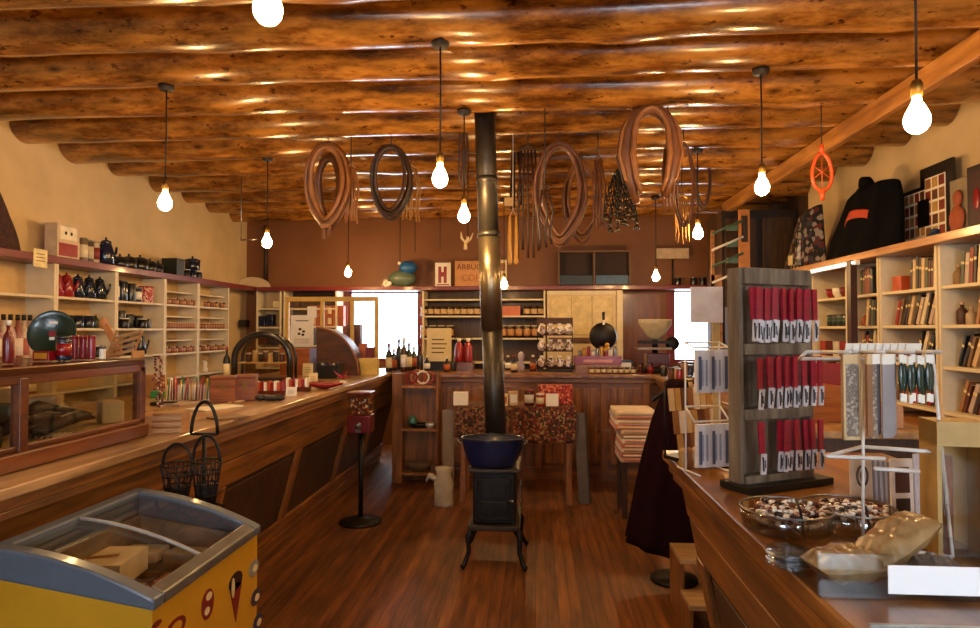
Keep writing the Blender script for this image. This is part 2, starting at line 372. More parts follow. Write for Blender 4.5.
# right wall
RX = 2.36
mWoodShelf = wood('#8c5520', '#cc8c44', 'Y', rough=.35, coat=.35, ns=2)
segR = [(6.6, 5.65), (5.64, 5.03), (5.02, 4.58), (4.57, 3.935), (3.925, 3.0), (2.99, 2.2)]
nmR = ['cream book shelf unit farthest back on the right wall', 'cream shelf unit with row of dark tins on right wall', 'narrow cream book shelf unit behind the dark post',
       'cream book shelf unit with leaning books on right wall', 'cream book shelf unit at the right edge, nearer the camera', 'cream book shelf unit nearest the camera on the right wall']
levR = [1.03, 1.29, 1.53, 1.757]
for i, (c, a) in enumerate(segR):
    cubby('shelf_unit', nmR[i], (RX, c), R(-90), c-a-.002, .42, .95, 2.0, levR, (mWhiteP, mTan))
b = MB(); b.bb((-.06, 2.2, 0), (.44, 6.7, .05), mWoodShelf)
one('top_shelf_board', b, (RX, 0, 2.0), 'long orange varnished shelf board on top of the right wall shelves', 'shelf', bevel=.004)
b = MB(); b.box((0, 0, .529), (.045, .06, 1.056), solid('#3a1a10', .4)); one('shelf_post', b, (2.27, 4.76, .941), 'slim dark wooden post in front of the right wall shelves', 'post')
# base cupboards under right shelving
mOr = wood('#7c4816', '#b87a34', 'Y', rough=.4, coat=.3, ns=2)
for i, (a, c) in enumerate([(2.2, 3.4), (3.4, 4.6), (4.6, 5.8)]):
    t = T('base_cupboard', ['orange wood base cupboard below right shelves, nearest the camera', 'orange wood base cupboard below right shelves, middle one', 'orange wood base cupboard below right shelves, farthest back'][i], 'cupboard', (2.0, a, 0))
    b = MB(); b.bb((.03, .003, 0), (.79, c-a-.003, .90), mOr); part('body', b, t)
    b = MB(); b.bb((0, .003, .90), (.79, c-a-.003, .94), mWoodShelf); part('worktop', b, t, bevel=.004)
    for k in range(2):
        for q in range(3):
            b = MB(); w_ = (c-a)/2; b.bb((.008, .02+w_*k, .06+.28*q), (.03, w_*(k+1)-.02, .31+.28*q), mOr); d = part('drawer', b, t, bevel=.005)
            b = MB(); b.sph((-.004, w_*(k+.5), .19+.28*q), .014, solid('#20140c', .3)); part('knob', b, d)
# tall dark cupboard at far right
t = T('tall_cupboard', 'tall dark brown plank cupboard in the far right corner', 'cupboard', (2.0, 7.0, 0))
b = MB(); b.bb((.0, .0, 0), (.78, .6, 2.78), mDarkTim); part('body', b, t)
b = MB(); b.bb((.03, -.02, 1.2), (.36, 0, 2.7), mDarkTim); b.bb((.42, -.02, 1.2), (.74, 0, 2.7), mDarkTim); part('door', b, t, bevel=.005)
# ------------------------------------------------------------------ counters
mTop = wood('#7c5a34', '#c8a070', 'Y', rough=.35, coat=.35, ns=1.6, stretch=7)
mTopR = wood('#6c4018', '#b27a38', 'Y', rough=.3, coat=.4, ns=1.6, stretch=7)
mCt = wood('#57320f', '#9c6226', 'Y', rough=.42, coat=.25, ns=2)
mCtV = wood('#57320f', '#9c6226', 'Z', rough=.42, coat=.25, ns=2)
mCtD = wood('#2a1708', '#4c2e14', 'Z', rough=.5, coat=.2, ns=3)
mCtX = wood('#57320f', '#985e24', 'X', rough=.42, coat=.25, ns=2)
def counter(name, label, x, y0, y1, depth, side, rec, stiles, mt, zt=1.06, panels=True):
    """front edge of the top at x; side=-1 body extends to -x; rec = how far the foot is set back"""
    t = T(name, label, 'counter', (x, y0, 0)); L = y1-y0; s = side
    b = MB(); b.bb((0, 0, zt-.035), (s*depth, L, zt), mt); part('countertop', b, t, bevel=.006)
    b = MB(); b.bb((s*.02, .01, zt-.075), (s*.06, L-.01, zt-.035), mCt); b.bb((s*.035, .012, zt-.105), (s*.07, L-.012, zt-.075), mCt); part('edge_moulding', b, t, bevel=.006)
    # carcass: prism with slanting front
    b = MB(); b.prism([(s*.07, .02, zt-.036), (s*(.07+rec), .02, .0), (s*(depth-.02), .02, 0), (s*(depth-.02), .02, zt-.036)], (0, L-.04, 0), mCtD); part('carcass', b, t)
    ang = math.atan2(rec, zt-.036)
    Mx = Matrix.Translation((s*.07, 0, zt-.04)) @ Matrix.Rotation(-s*ang, 4, 'Y')   # local -z down the slant, x outwards is -s
    slen = (zt-.04)/math.cos(ang); o = -s
    def slab(name, ya, yb, za, zb, th, m, bev=.004):
        b = MB(); b.M = Mx; b.bb((0, ya, -za), (o*th, yb, -zb), m); return part(name, b, t, bevel=bev)
    slab('rail', .02, L-.02, .05, .19, .022, mCt); slab('rail', .02, L-.02, .20, .34, .018, mCt)
    slab('rail', .02, L-.02, slen-.22, slen-.12, .022, mCt); slab('skirting', .02, L-.02, slen-.11, slen-.004, .028, mCt)
    for y in stiles: slab('stile', y-y0-.05, y-y0+.05, .341, slen-.221, .022, mCtV)
    st = [y0+.0]+list(stiles)+[y1]
    for a, c in zip(st[:-1], st[1:]):
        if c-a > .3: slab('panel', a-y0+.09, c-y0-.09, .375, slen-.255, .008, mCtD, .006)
    return t
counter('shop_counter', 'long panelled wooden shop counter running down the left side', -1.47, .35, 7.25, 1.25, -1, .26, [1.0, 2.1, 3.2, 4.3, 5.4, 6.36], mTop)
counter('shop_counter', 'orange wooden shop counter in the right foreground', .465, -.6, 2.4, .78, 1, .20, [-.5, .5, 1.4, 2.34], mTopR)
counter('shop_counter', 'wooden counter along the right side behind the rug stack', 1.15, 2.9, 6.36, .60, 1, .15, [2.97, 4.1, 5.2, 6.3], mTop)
# back counter
t = T('shop_counter', 'wooden panelled counter across the back of the shop', 'counter', (-1.45, 6.42, 0))
b = MB(); b.bb((0, 0, 1.02), (3.2, .78, 1.06), mTopR); part('countertop', b, t, bevel=.006)
b = MB(); b.bb((.0, .04, .97), (3.2, .08, 1.02), mCtX); part('edge_moulding', b, t, bevel=.005)
b = MB(); b.bb((.0, .08, 0), (3.2, .76, 1.02), mCtX); part('carcass', b, t)
for a in (.0, .72, 1.45, 2.1, 2.52):
    b = MB(); b.bb((a, .055, .1), (a+.07, .08, .97), mCtV); part('stile', b, t, bevel=.003)
for a, c in ((.07, .72), (.79, 1.45), (1.52, 2.1), (2.17, 2.52)):
    b = MB()
    k = a+.03
    while k < c-.06: b.bb((k, .068, .16), (k+.07, .08, .92), mCtV); k += .075
    part('beadboard', b, t, bevel=.003)
b = MB(); b.bb((0, .05, 0), (2.6, .08, .10), mCtX); part('skirting', b, t)
# ------------------------------------------------------------------ pendant bulbs
mCord = solid('#1a110c', .6); mBrass = solid('#8a6a30', .35, metal=.8)
mBulb = emis('#ffcb84', BULB)
def pendant(X, Y, zb, label, rose=True, off=0):
    t = T('pendant_bulb', label, 'lamp', (X, Y, zb), group='bare bulbs on cords')
    zt = 2.9-zb-.002
    b = MB(); pr = [(.012, .062), (.014, .045), (.025, .025), (.035, .002), (.038, -.015), (.034, -.034), (.022, -.049), (.008, -.056)]
    b.lathe(pr, mBulb, n=16); part('bulb', b, t)
    b = MB(); b.lathe([(.012, .063), (.017, .066), (.019, .10), (.013, .115), (.004, .118)], mBrass, n=12); part('socket', b, t)
    b = MB(); b.tube([(0, 0, .118), (.002, 0, (zt+.118)/2), (0, 0, zt-.018)], .0045, mCord, 6); part('cord', b, t)
    b = MB(); b.lathe([(.035, zt-.025), (.045, zt-.01), (.045, zt)], mCord, n=12); part('ceiling_rose', b, t)
    return t
PD = [(268, 4, 1.62, 'bare bulb pendant cut by the top edge, nearest the camera'), (165, 201, 3.50, 'bare bulb on black cord before the left cream wall'),
      (267, 241, 5.05, 'bare bulb on thin cord at far left beside the brown wall'), (440, 176, 3.05, 'bare bulb on black cord left of the stove pipe'),
      (464, 214, 4.04, 'smaller bare bulb hanging close beside the stove pipe'), (348, 272, 7.35, 'small bare bulb hanging before the brown back wall at left'),
      (762, 185, 3.5, 'bare bulb hanging below the sloping plank beam'), (917, 116, 2.2, 'large bare bulb on thick cord at upper right'),
      (698, 232, 4.9, 'bare bulb hanging beside the dark leather collars at right'), (656, 276, 7.0, 'small bare bulb before the back wall panel at right'),
      (504, 284, 6.6, 'bare bulb low behind the stove pipe beside the signs')]
for (px, py, Y, lb) in PD:
    y = min(ys, key=lambda q: abs(q-Y)); p = P(px, py, y); pendant(p.x, p.y, p.z, lb)
# ------------------------------------------------------------------ generic goods
def dark(h): return h
def g_can(r, h, m, top=None, lab=None):
    b = MB(); b.lathe([(r*.97, 0), (r, .004), (r, h-.004), (r*.95, h)], m, n=14)
    if lab: b.lathe([(r*1.012, h*.2), (r*1.012, h*.75)], lab, n=14)
    if top: b.lathe([(r*1.02, h-.004), (r*1.02, h+.006), (r*.9, h+.009)], top, n=14)
    return b
def g_bottle(r, h, m, cap, lab=None):
    b = MB(); b.lathe([(r*.9, 0), (r, .006), (r, h*.58), (r*.75, h*.68), (r*.36, h*.76), (r*.34, h*.9)], m, n=12)
    b.lathe([(r*.42, h*.88), (r*.42, h), (r*.36, h*1.0)], cap, n=12)
    if lab: b.lathe([(r*1.015, h*.14), (r*1.015, h*.5)], lab, n=12)
    return b
def g_mug(r, h, m, rim):
    b = MB(); b.lathe([(r*.9, 0), (r, .01), (r, h), (r*.93, h), (r*.9, .012)], m, n=14); b.lathe([(r*1.01, h-.004), (r*1.03, h), (r*.98, h+.003)], rim, n=14)
    b.tube([(0, r*.95, h*.82), (0, r*1.5, h*.75), (0, r*1.6, h*.45), (0, r*.98, h*.25)], r*.12, m, 6); return b
def coffee_pot(loc, rz, s, m, label, group=None, trim=None):
    t = T('coffee_pot', label, 'pot', loc, rz, group); k = s; trim = trim or m
    b = MB(); b.lathe([(.050*k, 0), (.060*k, .01*k), (.055*k, .10*k), (.038*k, .155*k), (.036*k, .165*k)], m); part('body', b, t)
    b = MB(); b.lathe([(.038*k, .165*k), (.036*k, .178*k), (.018*k, .19*k), (.006*k, .194*k), (.009*k, .205*k), (.002*k, .212*k)], trim); part('lid', b, t)
    b = MB(); b.tube([(.050*k, 0, .05*k), (.078*k, 0, .10*k), (.085*k, 0, .145*k)], [.016*k, .011*k, .008*k], m, 8); part('spout', b, t)
    b = MB(); b.tube([(-.038*k, 0, .15*k), (-.08*k, 0, .14*k), (-.088*k, 0, .09*k), (-.055*k, 0, .04*k)], .006*k, trim, 6); part('handle', b, t)
    return t
def stock_pot(loc, r, h, m, label, group=None, rz=0):
    t = T('enamel_pot', label, 'pot', loc, rz, group)
    b = MB(); b.lathe([(r*.85, 0), (r*.97, .012), (r, h), (r*.94, h), (r*.9, .02)], m); part('body', b, t)
    b = MB(); b.lathe([(r*1.03, h), (r*1.02, h+.008), (r*.5, h+.025), (r*.1, h+.03), (r*.16, h+.045), (r*.05, h+.052)], m); part('lid', b, t)
    for s in (-1, 1): b = MB(); b.tube([(.02, s*r*.98, h*.75), (.02, s*r*1.25, h*.78), (-.02, s*r*1.25, h*.78), (-.02, s*r*.98, h*.75)], .005, m, 6); part('handle', b, t)
    return t
mNavy = solid('#0e1a38', .25, coat=.6, var=.3, ns=60); mBlk = solid('#0d0d10', .35, coat=.4); mRedE = solid('#8c1016', .3, coat=.5)
mWh = solid('#e8e2d4', .5, var=.05); mSteel = solid('#8a8a88', .3, metal=.9); mIron = solid('#191512', .5, metal=.4); mGrn = solid('#123020', .35, coat=.3)
mPaper = solid('#dcc998', .8, var=.05); mAmber = solid('#4a1a0a', .25, coat=.4); mOrPk = solid('#b4541c', .5); mKraft = solid('#9a6a38', .8)
mPaperW = solid('#e6dfd0', .8, var=.04); mInk = solid('#2a1a14', .8)
# ------------------------------------------------------------------ stove and wash tub
t = T('wood_stove', 'small black cast iron stove with tall stove pipe in the middle of the floor', 'stove', (-.26, 4.27, 0))
mCast = solid('#1c1a18', .5, metal=.5, var=.35, ns=20)
b = MB(); b.bb((-.135, -.20, .27), (.135, .20, .60), mCast); part('firebox', b, t, bevel=.012)
b = MB(); b.bb((-.165, -.23, .60), (.165, .23, .622), solid('#3a332c', .45, metal=.5)); part('top_plate', b, t, bevel=.006)
b = MB(); b.bb((-.165, -.24, .238), (.165, .24, .27), solid('#3a2e24', .5, metal=.4)); part('base_plate', b, t, bevel=.006)
b = MB(); b.bb((-.105, -.218, .30), (.105, -.20, .56), mCast); b.bb((-.08, -.226, .33), (.08, -.216, .42), mCast); b.bb((-.08, -.226, .44), (.08, -.216, .54), mCast); d = part('fire_door', b, t, bevel=.006)
b = MB(); b.tube([(.09, -.225, .43), (.12, -.25, .43)], .007, mSteel, 8); part('latch', b, d)
for sx in (-1, 1):
    for sy in (-1, 1):
        b = MB(); b.tube([(sx*.13, sy*.19, .245), (sx*.165, sy*.215, .20), (sx*.160, sy*.21, .10), (sx*.185, sy*.235, .03), (sx*.20, sy*.25, .012)], [.024, .02, .014, .014, .018], mCast, 8); part('leg', b, t)
b = MB(); b.tube([(.165+.008*math.sin(i*1.6), -.1+.008*math.cos(i*1.6), .36+i*.006) for i in range(30)], .003, mSteel, 5); part('coil_handle', b, t)
mPipe = solid('#45403a', .42, metal=.75, var=.25, ns=5)
def pz(z): return (-.0 - .034*(z-.6), .085-.02*(z-.6), z)
b = MB(); b.cyl(pz(.61), pz(1.52), .070, mPipe, n=22); part('stove_pipe', b, t, label='dull black lower length of stove pipe')
b = MB(); b.cyl(pz(1.50), pz(2.15), .074, solid('#8a7c64', .36, metal=.9, var=.2, ns=4), n=22); b.tube([pz(2.13), pz(2.17)], .078, mPipe, 22); part('stove_pipe', b, t, label='middle length of stove pipe, warm reflections put into its lighter colour')  # lighter warm colour paints the reflections seen on the dark steel pipe
b = MB(); b.cyl(pz(2.15), pz(3.19), .070, mPipe, n=22); part('stove_pipe', b, t); b = MB(); b.cyl(pz(2.50), pz(2.54), .0745, mPipe, n=22); part('pipe_collar', b, t)
t = T('enamel_wash_tub', 'blue enamel tub resting on the stove top in front of its pipe', 'tub', (-.275, 4.145, .624))
mBlue = solid('#0a1a3c', .35, coat=.3, var=.25, ns=25)
b = MB(); b.lathe([(.135, 0), (.15, .01), (.185, .10), (.198, .17), (.204, .18), (.194, .178), (.18, .10), (.14, .015)], mBlue, n=28, sy=.62); part('basin', b, t)
b = MB(); b.tube([(.2*math.cos(a*.2618), .2*.62*math.sin(a*.2618), .18) for a in range(24)], .006, solid('#12141c', .3, coat=.5), 6, closed=True); part('rim', b, t)
for s in (-1, 1): b = MB(); b.tube([(s*.198, -.04, .15), (s*.222, -.03, .16), (s*.222, .03, .16), (s*.198, .04, .15)], .005, mSteel, 6); part('handle', b, t)
# ------------------------------------------------------------------ back display table
t = T('display_table', 'low wooden table in front of the back counter', 'table', (-.17, 5.75, 0))
b = MB(); b.bb((-.50, -.22, .80), (.50, .22, .83), mCtX); part('tabletop', b, t)
for sx in (-1, 1):
    for sy in (-1, 1): b = MB(); b.box((sx*.46, sy*.18, .40), (.045, .045, .80), mCtV); part('leg', b, t)
mFlor = blotch(['#3a1410', '#6a2018', '#8a5a30', '#2c2a18', '#7a2a20', '#a08050', '#40301c'], 62, .85)
b = MB()
def clothf(x0, x1, drop):
    def fn(u, v):
        x = x0+(x1-x0)*u; L = .44+drop; s = v*L
        if s < .44: return (x, .235-s*1.07, .836)
        q = s-.44; return (x, -.238-.012*math.sin(x*38)*q/drop-.004, .836-q)
    return fn
b.grid(clothf(-.02, .52, .30), 40, 22, mFlor); one('table_cloth', b, (-.17, 5.75, 0), 'dark red floral cloth over the back table, hanging in front', 'cloth', solidify=.004)
b = MB(); b.grid(clothf(-.52, -.04, .26), 40, 22, blotch(['#2c140e', '#6a3a22', '#3a2014', '#7a5a3a'], 50, .85)); one('table_cloth', b, (-.17, 5.75, 0), 'brown patterned cloth on the left half of the back table', 'cloth', solidify=.004)
zt = .840
def boxed(name, loc, d, m, label, cat, rz=0, group=None, lab=None, front='-y', bevel=.002, z0=None):
    b = MB(); b.bb((-d[0]/2, -d[1]/2, 0), (d[0]/2, d[1]/2, d[2]), m)
    if lab: b.bb((-d[0]*.38, -d[1]/2-.0015, d[2]*.2), (d[0]*.38, -d[1]/2, d[2]*.8), lab)
    return one(name, b, loc, label, cat, group, rz, bevel=bevel)
def at(px, Y, z): return (P(px, 330, Y).x, Y, z)
boxed('carton', at(503, 5.62, zt), (.09, .07, .10), mPaper, 'small cream carton on the back table right of the stove pipe', 'box', lab=mOrPk)
boxed('carton', at(513, 5.66, zt), (.08, .07, .12), solid('#c8a070', .7), 'tan carton on the back table beside the small cream carton', 'box', rz=.2, lab=mWh)
one('jar', g_can(.04, .13, mAmber, mRedE, mWh), at(529, 5.62, zt), 'red lidded jar with white label on the back table', 'jar')
one('jar', g_can(.035, .10, mRedE, mWh, mPaper), at(540, 5.6, zt), 'short red jar with white lid on the back table', 'jar')
b = MB(); b.bb((-.15, -.06, 0), (.15, .06, .17), blotch(['#a01c10', '#c04018', '#7a100c', '#e08050'], 60, .6)); one('flower_box', b, at(555, 5.78, zt), 'red patterned box on the back table at right', 'box', bevel=.004)
b = MB(); b.box((0, 0, .055), (.11, .004, .11), mPaperW, rot=(-.3, 0, 0)); one('paper_card', b, at(552, 5.58, zt), 'white paper card leaning against the red patterned box', 'card')
boxed('carton', at(461, 5.65, zt), (.13, .12, .11), mPaperW, 'white cloth wrapped carton on the left end of the back table', 'box', rz=.1)
b = MB(); b.bb((-.05, -.012, 0), (.05, .012, .42), solid('#7a6a5a', .8)); o = one('gray_board', b, (-.0, 0, 0), 'gray weathered board leaning on the left end of the back table', 'board'); o.location = (-.76, 5.60, 0.0); o.scale = (1, 1, 1.9)
b = MB(); b.bb((-.045, -.012, 0), (.045, .012, .78), solid('#6a6058', .8)); b.bb((.045, -.012, 0), (.06, .012, .78), solid('#3a342e', .8)); one('gray_board', b, (.42, 5.62, 0), 'gray weathered board leaning on the right end of the back table', 'board', rot=(0, -.05, 0))
# white paper sack beside the table
t = T('paper_sack', 'crumpled white paper sack on the floor left of the back table', 'bag', (-.78, 5.45, 0))
b = MB(); rnd = random.Random(5)
b.lathe([(.075, 0), (.085, .02), (.08, .12), (.085, .20), (.06, .27), (.075, .33), (.05, .335)], solid('#a89c8c', .9), n=11, sy=.7); part('sack', b, t)
b = MB(); b.tube([(-.05, 0, .22), (-.12, .0, .26), (-.15, 0, .21)], [.03, .025, .012], solid('#a89c8c', .9), 7); part('flap', b, t)
# bookcase with three bays
t = T('open_bookcase', 'narrow open wooden bookcase set against the back counter at left', 'shelves', (-1.40, 6.215, 0))
b = MB(); b.bb((0, 0, 0), (.10, .185, 1.07), mCtV); part('side_panel', b, t, bevel=.004)
b = MB(); b.bb((.43, 0, 0), (.455, .185, 1.07), mCtV); part('side_panel', b, t, bevel=.004)
b = MB(); b.bb((.10, .175, 0), (.43, .185, 1.07), mCtV); part('back_panel', b, t)
for z in (.08, .51, .93): b = MB(); b.bb((.10, 0, z), (.43, .175, z+.025), mOr); part('shelf', b, t)
one('dark_basket', (lambda b: b.lathe([(.07, 0), (.12, .05), (.13, .09), (.11, .088), (.06, .02)], solid('#6a5238', .7), n=18, sy=.55) and b)(MB()), (-1.15, 6.30, .106), 'shallow basket on the lowest shelf of the open bookcase', 'basket')
one('cast_iron_pan', (lambda b: b.lathe([(.07, 0), (.095, .04), (.09, .042), (.065, .006)], mIron, n=18, sy=.7) and b)(MB()), (-1.14, 6.30, .536), 'small black iron pan on the middle shelf of the open bookcase', 'pan')
b = MB(); b.lathe([(.03, 0), (.05, .05), (.03, .10), (.02, .11)], solid('#3a6a5a', .4), n=12); one('green_jar', b, (-1.22, 6.34, .536), 'small green jar behind the iron pan in the bookcase', 'jar')
b = MB(); b.lathe([(.035, 0), (.05, .03), (.045, .05)], solid('#c8c8c4', .3, metal=.5), n=12); one('tin_cup', b, (-1.03, 6.27, .536), 'small bright tin cup beside the iron pan in the bookcase', 'cup')
t = T('bead_garland', 'coiled red and white bead garland on top of the open bookcase', 'garland', (-1.14, 6.30, .955))
for k, (x, y, r, m) in enumerate([(-.08, 0, .055, mRedE), (.03, .0, .06, mWh), (.09, -.02, .05, solid('#a04030', .5)), (-.02, -.02, .07, solid('#c07050', .5))]):
    b = MB(); N = 18
    for i in range(N): a = 6.283*i/N; b.sph((x+r*math.cos(a), y*.5-.02+k*.012, .075+r*math.sin(a)), .012, m, 6)
    part('bead_loop', b, t)
# gumball machine
p = PZ(345, 523, 0)
t = T('gumball_machine', 'red gumball machine on a tall black pole stand by the left counter', 'gumball machine', (-1.36, 4.95, 0))
b = MB(); b.lathe([(.165, 0), (.165, .015), (.12, .03), (.03, .04), (.022, .05)], mIron, n=24); part('stand_base', b, t)
b = MB(); b.cyl((0, 0, .045), (0, 0, .70), .019, mIron); part('pole', b, t)
b = MB(); b.bb((-.09, -.08, .70), (.09, .08, .84), solid('#5e0e10', .3, coat=.5)); d = part('dispenser', b, t, bevel=.01)
b = MB(); b.lathe([(.025, 0), (.025, .012)], mSteel, c=(0, -.08, .765), rot=(R(90), 0, 0), n=14); b.box((0, -.097, .765), (.04, .008, .01), mSteel); part('coin_knob', b, d)
b = MB(); b.bb((-.02, -.09, .71), (.02, -.08, .735), mSteel); part('chute_flap', b, d)
b = MB(); b.bb((-.085, -.075, .84), (.085, .075, 1.00), glass('#f4ece0')); part('glass_globe', b, t)
b = MB(); rnd = random.Random(2); gm = [solid(h, .3) for h in ('#a02018', '#d8c8a0', '#b07020', '#304a70', '#7a3a20')]
for i in range(90): b.sph((rnd.uniform(-.07, .07), rnd.uniform(-.06, .06), .853+.024*(i//18)+rnd.uniform(0, .01)), .012, gm[i % 5], 6)
o = part('gumballs', b, t); o['kind'] = 'stuff'
b = MB(); b.bb((-.092, -.082, 1.00), (.092, .082, 1.02), solid('#5e0e10', .3, coat=.5)); part('top_cap', b, t, bevel=.006)
# ------------------------------------------------------------------ ice cream chest freezer
mGray = solid('#59626c', .35, coat=.2, var=.06); mYel = solid('#c8901a', .4, coat=.2, var=.05)
X0, X1, Y0, Y1 = -1.455, -.985, 1.61, 2.26
t = T('ice_cream_freezer', 'yellow ice cream chest freezer with slanting glass lids and gray frame', 'freezer', ((X0+X1)/2, (Y0+Y1)/2, 0))
hx = (X1-X0)/2; hy = (Y1-Y0)/2
def arch(x): u = (x+hx)/(2*hx); return .925-.125*u+.10*u*(1-u)
def btop(x): u = (x+hx)/(2*hx); return .845-.075*u
b = MB(); m_in = solid('#7a6a54', .6)
def wall_x(b, x0, x1, y0, y1, z0, m, zt_=btop): b.prism([(x0, y0, z0), (x1, y0, z0), (x1, y0, zt_(x1)), (x0, y0, zt_(x0))], (0, y1-y0, 0), m)
b.bb((-hx+.01, -hy+.01, .06), (hx-.01, hy-.01, .64), mYel)
wall_x(b, -hx+.01, -hx+.03, -hy+.01, hy-.01, .64, mYel); wall_x(b, hx-.03, hx-.01, -hy+.01, hy-.01, .64, mYel)
wall_x(b, -hx+.03, hx-.03, -hy+.01, -hy+.03, .64, mYel); wall_x(b, -hx+.03, hx-.03, hy-.03, hy-.01, .64, mYel); part('body', b, t)
b = MB(); wall_x(b, -hx+.03, -hx+.05, -hy+.03, hy-.03, .64, m_in); wall_x(b, hx-.05, hx-.03, -hy+.03, hy-.03, .64, m_in)
wall_x(b, -hx+.05, hx-.05, -hy+.03, -hy+.05, .64, m_in); wall_x(b, -hx+.05, hx-.05, hy-.05, hy-.03, .64, m_in); part('liner', b, t)
b = MB(); b.bb((-hx+.03, -hy+.03, 0), (hx-.03, hy-.03, .06), mBlk); part('plinth', b, t)
for s in (-1, 1):
    b = MB(); N = 20; q = [(-hx+2*hx*i/N, arch(-hx+2*hx*i/N)) for i in range(N+1)]; w_ = .045 if s < 0 else .05
    b.prism([(x, s*hy, z) for x, z in q]+[(x, s*hy, btop(x)) for x, z in reversed(q)], (0, -s*w_, 0), mGray); part('end_frame', b, t, bevel=.007)
for s in (-1, 1):
    x0, x1 = s*hx, s*(hx-.04); lo, hi = min(x0, x1), max(x0, x1)
    b = MB(); b.prism([(lo, -hy+.045, btop(lo)), (hi, -hy+.045, btop(hi)), (hi, -hy+.045, arch(hi)), (lo, -hy+.045, arch(lo))], (0, 2*hy-.095, 0), solid('#6a665e', .3, metal=.4) if s > 0 else mGray); part('side_rail', b, t, bevel=.006)
mg = glass('#ecebe8', .03, .14)
def lid(y0, y1, dz):
    x0, x1 = -hx+.04, hx-.04; b = MB(); b.grid(lambda u, v: (x0+(x1-x0)*u, y0+(y1-y0)*v, arch(x0+(x1-x0)*u)+dz), 16, 1, mg); return b
part('glass_lid', lid(-hy+.045, .02, -.020), t); part('glass_lid', lid(-.02, hy-.05, -.012), t)
def bar(y, r, dz): b = MB(); b.tube([(x/20*2*(hx-.04)-(hx-.04), y, arch(x/20*2*(hx-.04)-(hx-.04))+dz) for x in range(21)], r, solid('#a09a90', .3), 8); return b
part('lid_edge', bar(-.02, .006, -.008), t)
b = MB(); bz = .705
for i in range(8): b.tube([(-hx+.06, -hy+.07+i*.073, bz), (hx-.06, -hy+.07+i*.073, bz)], .0025, mSteel, 5)
for i in range(7): b.tube([(-hx+.06+i*.058, -hy+.07, bz+.003), (-hx+.06+i*.058, hy-.07, bz+.003)], .0025, mSteel, 5)
part('wire_basket', b, t)
# stickers on the aisle side
xs = hx-.0095; cyf = (Y0+Y1)/2; xw = X1-.008
def sp_(px, py): p = PX(px, py, xw); return p.y-cyf, p.z
def disc(b, px, py, rx, rz, m, n=14, k=0):
    y, z = sp_(px, py); y2, _ = sp_(px+rx, py); z2 = sp_(px, py-rz)[1]; ry = y2-y; r2 = z2-z
    b.prism([(xs+.0006*k, y+ry*math.cos(6.283*i/n), z+r2*math.sin(6.283*i/n)) for i in range(n)], (.002, 0, 0), m)
mMar = solid('#7a1c14', .5); mChoc = solid('#2c100a', .5); mCrm = solid('#e0c890', .5)
b = MB(); disc(b, 236, 581, 6.5, 9, mChoc); y_, z_ = sp_(229.5, 585); y2, z2 = sp_(242, 581); y3, z3 = sp_(236, 622); b.prism([(xs, y_, z_), (xs, y2, z2), (xs, y3, z3)], (.002, 0, 0), mMar); disc(b, 233, 588, 1.6, 10, mCrm, k=1); part('cone_sticker', b, t, label='dark ice cream cone sticker')
b = MB(); disc(b, 208, 604, 6, 15, mMar); disc(b, 209, 596, 3, 4, mCrm, k=1); disc(b, 207, 611, 2.5, 4, mCrm, k=1); part('lolly_sticker', b, t, label='dark red lolly sticker')
b = MB(); disc(b, 176, 628, 10, 10, mMar); disc(b, 176, 628, 6, 6, mYel, k=1); disc(b, 157, 624, 5, 3, mMar); part('swirl_sticker', b, t)
for (px, py, m) in ((254, 568, solid('#8a8478', .5)), (256, 597, solid('#3a2a40', .5)), (258, 622, solid('#2a2440', .5))):
    b = MB(); disc(b, px, py, 4.5, 8, m); disc(b, px+1, py, 2.2, 3.5, mCrm, k=1); part('small_sticker', b, t)
q = PZ(98, 553, .80)
b = MB(); b.box((0, 0, 0), (.22, .18, .075), solid('#dcc89c', .5), rot=(0, 0, .12)); b.box((.02, -.01, .039), (.09, .02, .003), mKraft, rot=(0, 0, .4)); one('frozen_treat_box', b, (q.x-.01, q.y+.02, .747), 'flat cream box lying under the freezer glass', 'box', bevel=.004)
for k, (x, y, h, w2) in enumerate([(.13, -.06, '#8a3018', .10), (-.12, .20, '#a89a78', .13), (.03, .19, '#8a7a5a', .12), (.14, .17, '#6a4a2c', .09), (-.12, -.24, '#6a3a24', .11), (.10, -.23, '#70321c', .11)]):
    b = MB(); b.box((0, 0, 0), (w2, .085, .04), solid(h, .5), rot=(0, 0, .3*math.sin(k*3)))
    one('ice_cream_pack', b, (t.location.x+x, t.location.y+y, .709+.022), ['red brown ice cream pack under the freezer glass at right', 'tan ice cream pack under the freezer glass at back left', 'brown ice cream pack in the back of the freezer', 'orange brown ice cream pack in the freezer back right corner', 'dark brown ice cream pack in the freezer front left corner', 'dark red ice cream pack in the freezer front right corner'][k], 'pack', bevel=.008)
# ------------------------------------------------------------------ glass display case on the counter
mCase = wood('#4a2410', '#7c441e', 'Y', rough=.35, coat=.4, ns=2)
t = T('glass_display_case', 'wood framed glass display case standing on the left counter', 'display case', (-1.62, 1.55, 1.062))
L = PX(145, 400, -1.62).y-1.55; D = .55
b = MB(); b.bb((-D, 0, 0), (.02, L, .055), mCase); b.bb((.0, -.0, .055), (-.012, L, .075), mCase); part('base', b, t, bevel=.006)
b = MB(); b.bb((-D, 0, .295), (0, L, .318), glass('#f0ece0')); part('glass_top', b, t)
for x, y, w_ in ((0, L-.03, .035), (-D+.03, L-.03, .03), (-D+.03, .0, .03), (.008, PX(18, 400, -1.62).y-1.55, .034)):
    b = MB(); b.bb((x, y, .055), (x-w_, y+w_, .285), mCase); part('corner_post', b, t, bevel=.002)
b = MB(); b.bb((0, 0, .265), (-.035, L, .32), mCase); part('top_rail', b, t, bevel=.004)
b = MB(); b.bb((-D, 0, .285), (-D+.03, L, .32), mCase); part('top_rail', b, t, bevel=.004)
